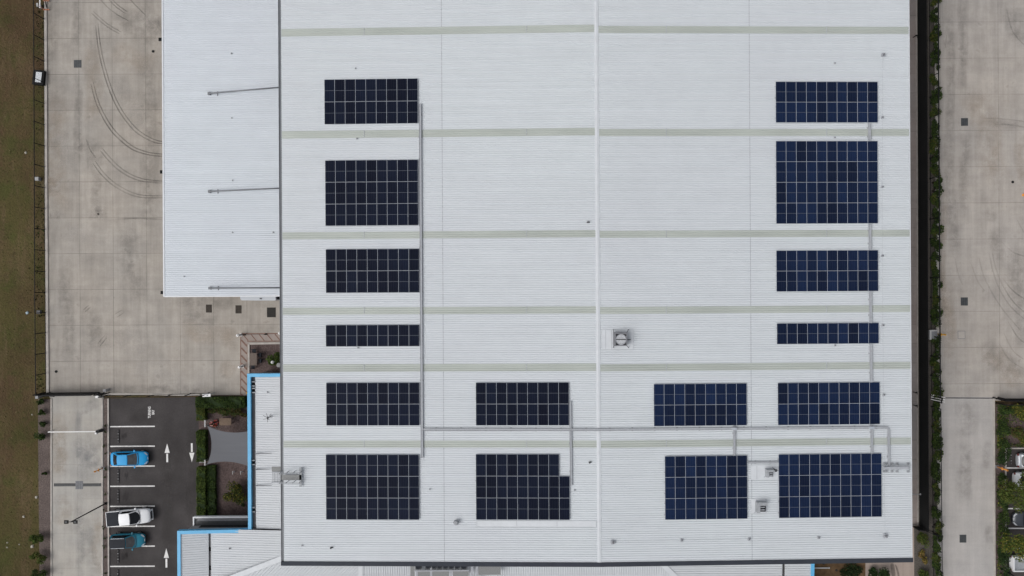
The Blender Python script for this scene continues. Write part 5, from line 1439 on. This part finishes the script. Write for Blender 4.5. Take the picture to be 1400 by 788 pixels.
# trucks and cars
def loft(mb, st, mi=0):
    """st: (x, half width, z bottom, z belt)"""
    n0 = len(mb.v); K = 11
    for x, w, zb_, zt_ in st:
        zm = zb_ + (zt_ - zb_) * .45
        ring = [(w * .90, zb_), (w, zm), (w * .985, zb_ + (zt_ - zb_) * .80), (w * .90, zt_ - .03), (w * .60, zt_ + .005), (0, zt_ + .02)]
        ring = ring + [(-a, b_) for a, b_ in ring[-2::-1]]
        for yy, zz in ring: mb.v.append((x, yy, zz))
    for i in range(len(st) - 1):
        for j in range(K - 1):
            a = n0 + i * K + j
            mb.f.append((a, a + 1, a + K + 1, a + K)); mb.m.append(mi); mb.sm.append(True)
        a = n0 + i * K
        mb.f.append((a, a + K, a + 2 * K - 1, a + K - 1)); mb.m.append(mi); mb.sm.append(True)
    mb.f.append(tuple(n0 + j for j in range(K - 1, -1, -1))); mb.f.append(tuple(n0 + (len(st) - 1) * K + j for j in range(K)))
    mb.m += [mi, mi]; mb.sm += [False, False]
    return mb
def patch(A, B, C, D, off=0.0, inset=0.0):
    """bilinear patch over corners A B C D (A-B front edge, D-C rear edge)"""
    A, B, C, D = map(Vector, (A, B, C, D))
    return lambda u, v: (A.lerp(B, v)).lerp(D.lerp(C, v), u)
def cabin(t, L, xf, xrf, xrr, xr, wb, wr, zbelt, zroof, paint, roofm, glass='carglass', screen='carglass', bulge=.10, sunroof=False):
    """greenhouse: xf windscreen base, xrf roof front, xrr roof rear, xr rear window base"""
    def scr(x0, z0, w0, x1, z1, w1, bl, off):
        def f(u, v):
            s = 2 * v - 1
            x = x0 + (x1 - x0) * u + bl * (1 - s * s) * (1 - u * .4)
            w = w0 + (w1 - w0) * u
            return (x + off, s * w, z0 + (z1 - z0) * u + abs(off) * .7)
        return f
    # shell
    mb = MB()
    mb.grid(scr(xf, zbelt, wb, xrf, zroof, wr, bulge, 0), 3, 8)
    mb.grid(lambda u, v: scr(xr, zbelt, wb * .96, xrr, zroof, wr * .97, -bulge * .8, 0)(u, 1 - v), 3, 8)
    for s in (-1, 1):
        f = patch((xf, s * wb, zbelt), (xrf, s * wr, zroof), (xrr, s * wr * .97, zroof), (xr, s * wb * .96, zbelt))
        mb.grid((lambda u, v: f(u, v)) if s > 0 else (lambda u, v: f(u, 1 - v)), 4, 3)
    mb.build('pillars', paint, t)
    mb = MB()
    def rf(u, v):
        s = 2 * v - 1; x = xrf + (xrr - xrf) * u
        w = wr * (1 - .03 * u)
        return (x + bulge * (1 - s * s) * (.6 * (1 - u) - .5 * u), s * w, zroof + .045 * (1 - s * s) * (1 - (2 * u - 1) ** 2 * .5) + .004)
    mb.grid(rf, 8, 8); mb.build('roof_panel', roofm, t)
    mb = MB(); mb.grid(scr(xf - .06, zbelt + .02, wb * .90, xrf + .05, zroof - .015, wr * .90, bulge, .018), 3, 8); mb.build('windscreen', screen, t)
    mb = MB(); mb.grid(lambda u, v: scr(xr + .06, zbelt + .03, wb * .86, xrr - .03, zroof - .02, wr * .86, -bulge * .8, -.018)(u, 1 - v), 3, 8); mb.build('rear_window', glass, t)
    for s in (-1, 1):
        k = .014 * s
        f = patch((xf - .30, s * wb * .985 + k, zbelt + .05), (xrf - .06, s * wr + k * 1.5, zroof - .07), (xrr + .14, s * wr * .97 + k * 1.5, zroof - .07), (xr + .32, s * wb * .955 + k, zbelt + .05))
        mb = MB(); mb.grid((lambda u, v: f(u, v)) if s > 0 else (lambda u, v: f(u, 1 - v)), 4, 2); mb.build('side_window', glass, t)
def wheels(t, xs, w, r=.32):
    for x in xs:
        for s in (-1, 1):
            mb = MB(); mb.tube((x, s * (w - .20), r), (x, s * (w - .01), r), r, n=20); wl = mb.build('wheel', 'rubber', t)
            mb = MB(); mb.tube((x, s * (w - .02), r), (x, s * (w + .004), r), r * .62, r * .55, n=16); mb.build('rim', 'rim', wl)
def lights(t, xf, xr, wf, wr_, zf_, zr_):
    for s in (-1, 1):
        MB().grid(patch((xf + .03, s * wf * .55, zf_), (xf - .26, s * wf * 1.10, zf_ + .02), (xf - .45, s * wf * 1.08, zf_ + .12), (xf - .08, s * wf * .58, zf_ + .10)) if s > 0 else patch((xf - .26, s * wf * 1.10, zf_ + .02), (xf + .03, s * wf * .55, zf_), (xf - .08, s * wf * .58, zf_ + .10), (xf - .45, s * wf * 1.08, zf_ + .12)), 3, 3).build('headlight', 'lamp_w', t)
        MB().cbox(xr + .05, s * wr_ * .82, zr_, .14, wr_ * .26, .14).build('taillight', 'lamp_r', t)
def mirrors(t, x, w, z, m):
    for s in (-1, 1): MB().cbox(x, s * (w + .10), z, .14, .22, .14).cbox(x, s * (w - .01), z - .04, .06, .1, .05).build('wing_mirror', m, t)
def car_hatch(label, px, py, rz, paint, roofm, L=4.35, Wd=1.78, group=None, roof_rail=False, sedan=True, screen='windscreen', zroof=1.46, cab=(1.22, 2.20, 1.22, .46)):
    x, y = W(px, py); h = L / 2; w = Wd / 2
    t = thing('parked_car', label, 'car', (x, y, ZP), rz, group)
    st = [(-h, w * .74, .38, .70), (-h + .06, w * .86, .28, .90), (-h + .30, w * .95, .22, .97), (-h + .9, w, .20, .97), (-.2, w, .20, .95), (h - 1.45, w, .20, .97), (h - 1.0, w * .99, .20, .93), (h - .55, w * .95, .20, .85), (h - .25, w * .86, .22, .76), (h - .08, w * .70, .26, .66), (h, w * .52, .32, .55)]
    b_ = loft(MB(), st).build('body', paint, t, subsurf=1)
    cabin(t, L, h - cab[0], h - cab[1], -h + cab[2], -h + cab[3], w * .90, w * .70, .93, zroof, paint, roofm, screen=screen)
    wheels(t, (h - .85, -h + .80), w); lights(t, h, -h, w * .74, w, .66, .80); mirrors(t, h - cab[0] - .25, w, .98, paint)
    MB().cbox(h - .03, 0, .42, .10, w * .9, .16).build('grille', 'carblack', t); MB().cbox(h - .04, 0, .60, .03, .34, .05).build('number_plate', 'white', t)
    MB().grid(lambda u, v: (h - cab[0] + .08 + .08 * (1 - (2 * v - 1) ** 2) + .07 * (1 - u), (2 * v - 1) * w * .84, .985 - .0 * u), 1, 8).build('cowl', 'carblack', t)
    if roof_rail:
        for s in (-1, 1): MB().bar((h - cab[1] - .1, s * w * .66, zroof + .05), (-h + cab[2] + .1, s * w * .66, zroof + .04), .05).build('roof_rail', 'alu', t)
    return t
car_hatch('bright blue parked car with a sky blue roof in the car park', 181.2, 625.3, R(1), 'pcar_blue', 'pcar_blue', L=4.55, Wd=1.80, zroof=1.45)
car_hatch('teal parked car with a black roof and silver roof rails', 179, 736.6, R(1.5), 'pcar_teal', 'carblack', L=4.2, Wd=1.78, roof_rail=True, sedan=False, zroof=1.55, cab=(1.12, 1.95, .42, .12))
def ute(label, px, py, rz, paint, cover, L=5.35, Wd=1.88, name='pickup_truck', group=None, screen='carglass'):
    x, y = W(px, py); h = L / 2; w = Wd / 2
    t = thing(name, label, 'pickup', (x, y, ZP), rz, group)
    st = [(-h, w * .95, .45, 1.00), (-h + .05, w * .98, .35, 1.06), (-.95, w * .99, .33, 1.06), (-.2, w, .30, 1.06), (h - 1.75, w, .30, 1.08), (h - 1.2, w * .99, .30, 1.05), (h - .6, w * .96, .30, .98), (h - .25, w * .88, .32, .90), (h - .07, w * .74, .36, .78), (h, w * .60, .42, .62)]
    loft(MB(), st).build('body', paint, t, subsurf=1)
    xr = -.93
    cabin(t, L, h - 1.30, h - 2.20, xr + .22, xr, w * .90, w * .76, 1.04, 1.72, paint, paint, screen=screen, bulge=.12)
    if cover == 'tray':
        MB().box(-h + .12, -w * .80, 1.06, xr - .10, w * .80, 1.10).build('tray_floor', 'galv_d', t)
        mb = MB(); mb.box(-h, -w * .96, 1.0, -h + .12, w * .96, 1.32); mb.box(-h + .12, -w * .96, 1.0, xr - .08, -w * .82, 1.32); mb.box(-h + .12, w * .82, 1.0, xr - .08, w * .96, 1.32); mb.build('tray_side', paint, t)
    else:
        MB().grid(lambda u, v: (-h + .07 + (xr - .06 + h - .07) * u, (2 * v - 1) * w * .925, 1.10 + .02 * (1 - (2 * v - 1) ** 2)), 4, 6).build('tonneau_cover', cover, t)
        mb = MB()
        for s in (-1, 1): mb.bar((-h + .03, s * w * .945, 1.09), (xr - .05, s * w * .945, 1.09), .05, .06)
        mb.bar((-h + .03, -w * .9, 1.09), (-h + .03, w * .9, 1.09), .06, .06); mb.build('tub_rail', paint, t)
        for s in (-1, 1): MB().bar((xr - .1, s * w * .78, 1.18), (xr + .0, s * w * .66, 1.68), .07).build('sports_bar', 'carblack', t)
    wheels(t, (h - .95, -h + 1.15), w, .38); lights(t, h, -h, w * .80, w, .78, .85); mirrors(t, h - 1.65, w, 1.12, paint)
    MB().cbox(h - .02, 0, .62, .12, w * 1.0, .30).build('grille', 'carblack', t); MB().cbox(h + .0, 0, .42, .16, w * 1.4, .16).build('bumper', paint, t)
    MB().grid(lambda u, v: (h - 1.30 + .10 * (1 - (2 * v - 1) ** 2) + .07 * (1 - u), (2 * v - 1) * w * .82, 1.115), 1, 8).build('cowl', 'carblack', t)
    return t
ute('white dual-cab pickup with a black tonneau cover in the car park', 181.6, 704.2, R(4.5), 'pcar_white', 'carblack')
GC = 'cars in the neighbour car park'
car_hatch('silver car half under the trees, first bay of the neighbour car park', 1409, 627.5, R(180), 'pcar_silver', 'pcar_silver', L=4.4, group=GC, cab=(1.3, 2.1, .95, .38)).rotation_euler = (0, 0, 0)
car_hatch('white car with its tail under the leafy green tree', 1406, 653.5, 0, 'pcar_white', 'pcar_white', L=4.7, Wd=1.86, group=GC, zroof=1.6, cab=(1.2, 2.0, .95, .45))
car_hatch('dark grey car alone between two bay lines of the neighbour car park', 1404.5, 707.5, R(180), 'pcar_grey', 'pcar_grey', L=4.5, group=GC)
ute('white tray-back ute under the brighter green tree', 1404.5, 766, 0, 'pcar_white', 'tray', name='pickup_truck', group=GC)
# truck under the canopy
q0, q1 = W(328.5, 411, 3.0), W(377, 411, 3.0)
t = thing('box_truck', 'white truck parked under the canopy with only its roof edge showing', 'truck', ((q0[0] + q1[0]) / 2, q0[1] + 1.2, ZP))
hl = (q1[0] - q0[0]) / 2
mb = MB(); k = 6; pts = []
for cx_, cy_, a0 in ((hl - .05, 1.15, 0), (-hl + .3, 1.15 - .25, 90), (-hl + .3, -1.2 + .3, 180), (hl - .05, -1.2, 270)):
    r_ = .3 if cx_ < 0 else .04
    for i in range(k + 1):
        a = R(a0 + 90 * i / k); pts.append((cx_ + r_ * math.cos(a), cy_ + r_ * math.sin(a)))
mb.prism(pts, .9, 3.0); mb.build('cargo_body', 'roof2', t)
MB().box(hl - .15, -1.05, .4, hl + 1.5, 1.1, 2.55).build('cab', 'roof2', t); MB().box(hl + .04, -1.12, 2.56, hl + 1.3, 1.0, 2.62).build('windscreen', 'black', t)
MB().cbox(.35, -1.0, 3.03, .25, .12, .06).build('marker_lamp', 'dark_g', t)
wheels(t, (-hl + .9, hl + .6), 1.1, .42)

# ------------------------------------------------------------------ courtyard and garden furniture
def bollard(px, py, label):
    x, y = W(px, py); t = thing('bollard', label, 'bollard', (x, y, ZP), 0, 'striped bollards around the hatched walkway')
    mb = MB(); mb.tube((0, 0, 0), (0, 0, 1.15), .12, n=16); mb.build('post', 'black', t); MB().tube((0, 0, 0), (0, 0, .03), .20, n=14).build('base_plate', 'white', t)
    for z in (.12, .42, .72): MB().tube((0, 0, z), (0, 0, z + .18), .15, n=16).build('white_band', 'white', t)
    MB().tube((0, 0, 1.0), (0, 0, 1.16), .17, .15, n=16).build('cap', 'white', t)
    MB().cbox(.05, 0.03, 1.165, .07, .12, .012).build('cap_mark', 'black', t)
bollard(329.5, 458, 'black and white bollard at the outer corner of the hatched walkway')
bollard(331.8, 500.8, 'black and white bollard midway down the hatched walkway')
bollard(386, 455, 'black and white bollard beside the warehouse gutter above the courtyard')
q = W(335, 458); t = thing('chain_post', 'short dark post beside the corner bollard of the hatched walkway', 'post', (q[0], q[1], ZP)); MB().tube((0, 0, 0), (0, 0, .5), .06).cbox(0, 0, .02, .3, .12, .04).build('post', 'black', t); MB().bar((-.35, 0, .42), (.3, .02, .3), .05).build('chain', 'black', t)
q = W(364, 457); t = thing('chain_post', 'short dark post midway along the top of the hatched walkway', 'post', (q[0], q[1], ZP)); MB().tube((0, 0, 0), (0, 0, .7), .06).cbox(0, 0, .02, .2, .2, .04).build('post', 'pit', t); MB().bar((-2.2, 0, .5), (0, 0, .65), .03).build('chain', 'pit', t)
def picnic(px0, py0, px1, py1, label, m, z, along_y):
    x0, y0, x1, y1 = rect(px0, py0, px1, py1, z)
    t = thing('garden_table', label, 'table', ((x0 + x1) / 2, (y0 + y1) / 2, .05)); hx, hy = (x1 - x0) / 2, (y1 - y0) / 2
    mb = MB(); n = 6
    for i in range(n):
        if along_y: xx = -hx + 2 * hx * (i + .5) / n; mb.box(xx - hx / n + .012, -hy, z - .05, xx + hx / n - .012, hy, z)
        else: yy = -hy + 2 * hy * (i + .5) / n; mb.box(-hx, yy - hy / n + .012, z - .05, hx, yy + hy / n - .012, z)
    mb.build('table_top', m, t)
    for sx in (-.75, .75):
        for sy in (-.7, .7): MB().box(sx * hx - .04, sy * hy - .04, 0, sx * hx + .04, sy * hy + .04, z - .051).build('leg', 'dark_g', t)
picnic(341.2, 483, 351.2, 499.8, 'weathered grey timber table in the small courtyard by the warehouse', 'timber', .78, True)
picnic(299.8, 572, 316.4, 581.6, 'brown timber table beside the red flower bush', 'timber2', .78, False)
def seat(px, py, label, rz=0):
    q = W(px, py); t = thing('garden_chair', label, 'chair', (q[0], q[1], .05), rz, 'dark chairs around the courtyard table')
    MB().cbox(0, 0, .45, .46, .46, .05).build('seat', 'carblack', t); MB().cbox(0, .22, .68, .44, .05, .42).build('backrest', 'carblack', t)
    for sx in (-.19, .19):
        for sy in (-.19, .19): MB().bar((sx, sy, 0), (sx, sy, .43), .035).build('leg', 'black', t)
seat(349.5, 479.5, 'dark chair at the top end of the courtyard table', R(0)); seat(357.5, 485, 'dark chair beside the courtyard table, upper of two', R(-90)); seat(358, 493, 'dark chair beside the courtyard table, lower of two', R(-90)); seat(348, 501, 'dark chair at the bottom end of the courtyard table', R(180))
q = W(372.7, 495.5, 2.2); t = thing('globe_lamp', 'white globe lamp on a short pole in the courtyard', 'globe lamp', (q[0], q[1], .05))
MB().tube((0, 0, 0), (0, 0, 2.0), .04).build('pole', 'galv_d', t)
mb = MB(); mb.grid(lambda u, v: (.20 * math.sin(math.pi * u) * math.cos(2 * math.pi * v), -.20 * math.sin(math.pi * u) * math.sin(2 * math.pi * v), 2.2 + .20 * math.cos(math.pi * u)), 8, 16); mb.build('globe', 'white', t)
q = W(381, 499.6, 1.6); t = thing('globe_lamp', 'flat pale lamp dish against the warehouse in the courtyard', 'globe lamp', (q[0], q[1], .05))
MB().tube((0, 0, 0), (0, 0, 1.5), .04).build('pole', 'galv_d', t); MB().tube((0, 0, 1.5), (0, 0, 1.6), .30, .26, 16).build('shade', 'wall', t)
# shade sail on posts
cs = [(283.5, 582.6, 3.1), (344, 588.6, 3.7), (344, 639.5, 3.5), (283, 635, 3.0)]
c3 = [Vector((*W(a, b_, z), z)) for a, b_, z in cs]
mid = sum(c3, Vector()) / 4
def sail(u, v):
    p = c3[0].lerp(c3[1], u).lerp(c3[3].lerp(c3[2], u), v)
    pull = .17 * 4 * u * (1 - u) * abs(2 * v - 1) ** 1.5; pull2 = .13 * 4 * v * (1 - v) * abs(2 * u - 1) ** 1.5
    cv = c3[0].lerp(c3[1], u).lerp(c3[3].lerp(c3[2], u), .5); cu = c3[0].lerp(c3[3], v).lerp(c3[1].lerp(c3[2], v), .5)
    p = p.lerp(cv, pull * 1.3); p = p.lerp(cu, pull2 * (1.5 if u < .5 else .2))
    p.z -= .25 * 16 * u * (1 - u) * v * (1 - v) * .4
    return p
t = thing('shade_sail', 'grey fabric shade sail stretched from two posts to the blue office edge', 'shade sail')
MB().grid(lambda u, v: sail(v, 1 - u), 20, 20).build('fabric', 'sail', t)
for i in (0, 3):
    p = c3[i]; b0 = Vector((p.x + .25, p.y + (.1 if i == 0 else -.1), 0))
    MB().tube(b0, (p.x - .02, p.y, p.z + .05), .06, n=12).build('post', 'dark_g', t)
for i, (py0, py1, lb) in enumerate(((574.5, 584, 'short white rail in the hedge gap beside the red flower bush'), (629, 636.5, 'short white rail in the hedge gap below the shade sail'))):
    a, c = W(280.3, py0, .9), W(280.3, py1, .9); t = thing('hedge_rail', lb, 'rail', ((a[0] + c[0]) / 2, (a[1] + c[1]) / 2, .05), 0, 'short white rails in the hedge gaps')
    hl = (a[1] - c[1]) / 2
    MB().box(-.08, -hl, .82, .08, hl, .9).build('top_bar', 'wall', t)
    for s in (-1, 1): MB().box(-.04, s * hl * .8 - .04, 0, .04, s * hl * .8 + .04, .815).build('post', 'wall_l', t)
a, c = W(272.5, 631.5), W(281, 631.5)
struct(MB().bar((a[0], a[1], .05), (c[0], c[1], .05), .18, .06).build('path_edge', 'wall_l'))
for px, lb in ((320.5, 'pale garden stake nearer the hedge of two above the big round shrub'), (331.3, 'pale garden stake nearer the office of two above the big round shrub')):
    q = W(px, 645); t = thing('garden_stake', lb, 'stake', (q[0], q[1], .04), 0, 'pale stakes in the garden bed')
    MB().tube((0, 0, 0), (0, -.0, .5), .035).cbox(0, .0, .5, .07, .42, .05).build('post', 'wall', t)
    MB().cbox(0, 0, .02, .16, .16, .04).build('base_plate', 'mid_g', t)
# bare earth bits
a, c = W(1113, 776.8, .1), W(1134, 776.6, .1)
t = thing('white_pipe', 'white plastic pipe lying on bare brown earth beside the office', 'pipe'); MB().tube((a[0], a[1], .1), (c[0], c[1], .1), .075, n=12).build('pipe', 'white', t); MB().tube((c[0] - .12, c[1], .1), (c[0] + .02, c[1], .1), .10, n=12).build('end_collar', 'white', t)
for px, py, r_ in ((1126, 769, .28), (1143.5, 780, .16)):
    pebble('soil_clod', px, py, r_, 'pit', 'dark clod of soil on bare brown earth near the white pipe', 'soil clod', 'clods on the bare earth', h=.3)

# ------------------------------------------------------------------ light, sky, camera
SUN_EL = R(47)     # soft light from the left of the photo
w = bpy.data.worlds.new('World'); SC.world = w; w.use_nodes = True
N, L = w.node_tree.nodes, w.node_tree.links; N.clear()
out = N.new('ShaderNodeOutputWorld'); bg = N.new('ShaderNodeBackground'); sk = N.new('ShaderNodeTexSky')
sk.sky_type = 'NISHITA'; sk.sun_disc = False; sk.sun_elevation = SUN_EL
sk.air_density = 1.0; sk.dust_density = 4.0; sk.ozone_density = 1.0
hs_ = N.new('ShaderNodeHueSaturation'); hs_.inputs['Saturation'].default_value = .22
L.new(sk.outputs[0], hs_.inputs['Color']); L.new(hs_.outputs[0], bg.inputs[0]); L.new(bg.outputs[0], out.inputs[0])
bg.inputs[1].default_value = .14
sd = bpy.data.lights.new('sun', 'SUN'); sd.energy = 0.85; sd.angle = R(42); sd.color = (1.0, .97, .93)
so = bpy.data.objects.new('sun', sd); COL.objects.link(so)
d = Vector((-.78, -.28, 0)).normalized() * math.cos(SUN_EL) + Vector((0, 0, math.sin(SUN_EL)))   # towards the sun
so.rotation_euler = d.to_track_quat('Z', 'Y').to_euler()
so.location = (0, 0, 60)
sk.sun_rotation = math.atan2(d.x, d.y)
cam = bpy.data.cameras.new('camera'); co = bpy.data.objects.new('camera', cam); COL.objects.link(co)
cam.sensor_width = 36; cam.lens = 36 * F / 1400; cam.clip_start = 1; cam.clip_end = 3000
co.location = (0, 0, H); co.rotation_euler = (0, 0, -ANG)
SC.camera = co
vs = SC.view_settings
vs.view_transform = 'Standard'; vs.look = 'None'; vs.gamma = 1.0; vs.use_curve_mapping = False; vs.exposure = 0.0
SC.cycles.max_bounces = 5; SC.cycles.diffuse_bounces = 3; SC.cycles.transparent_max_bounces = 12
SC.cycles.use_denoising = True
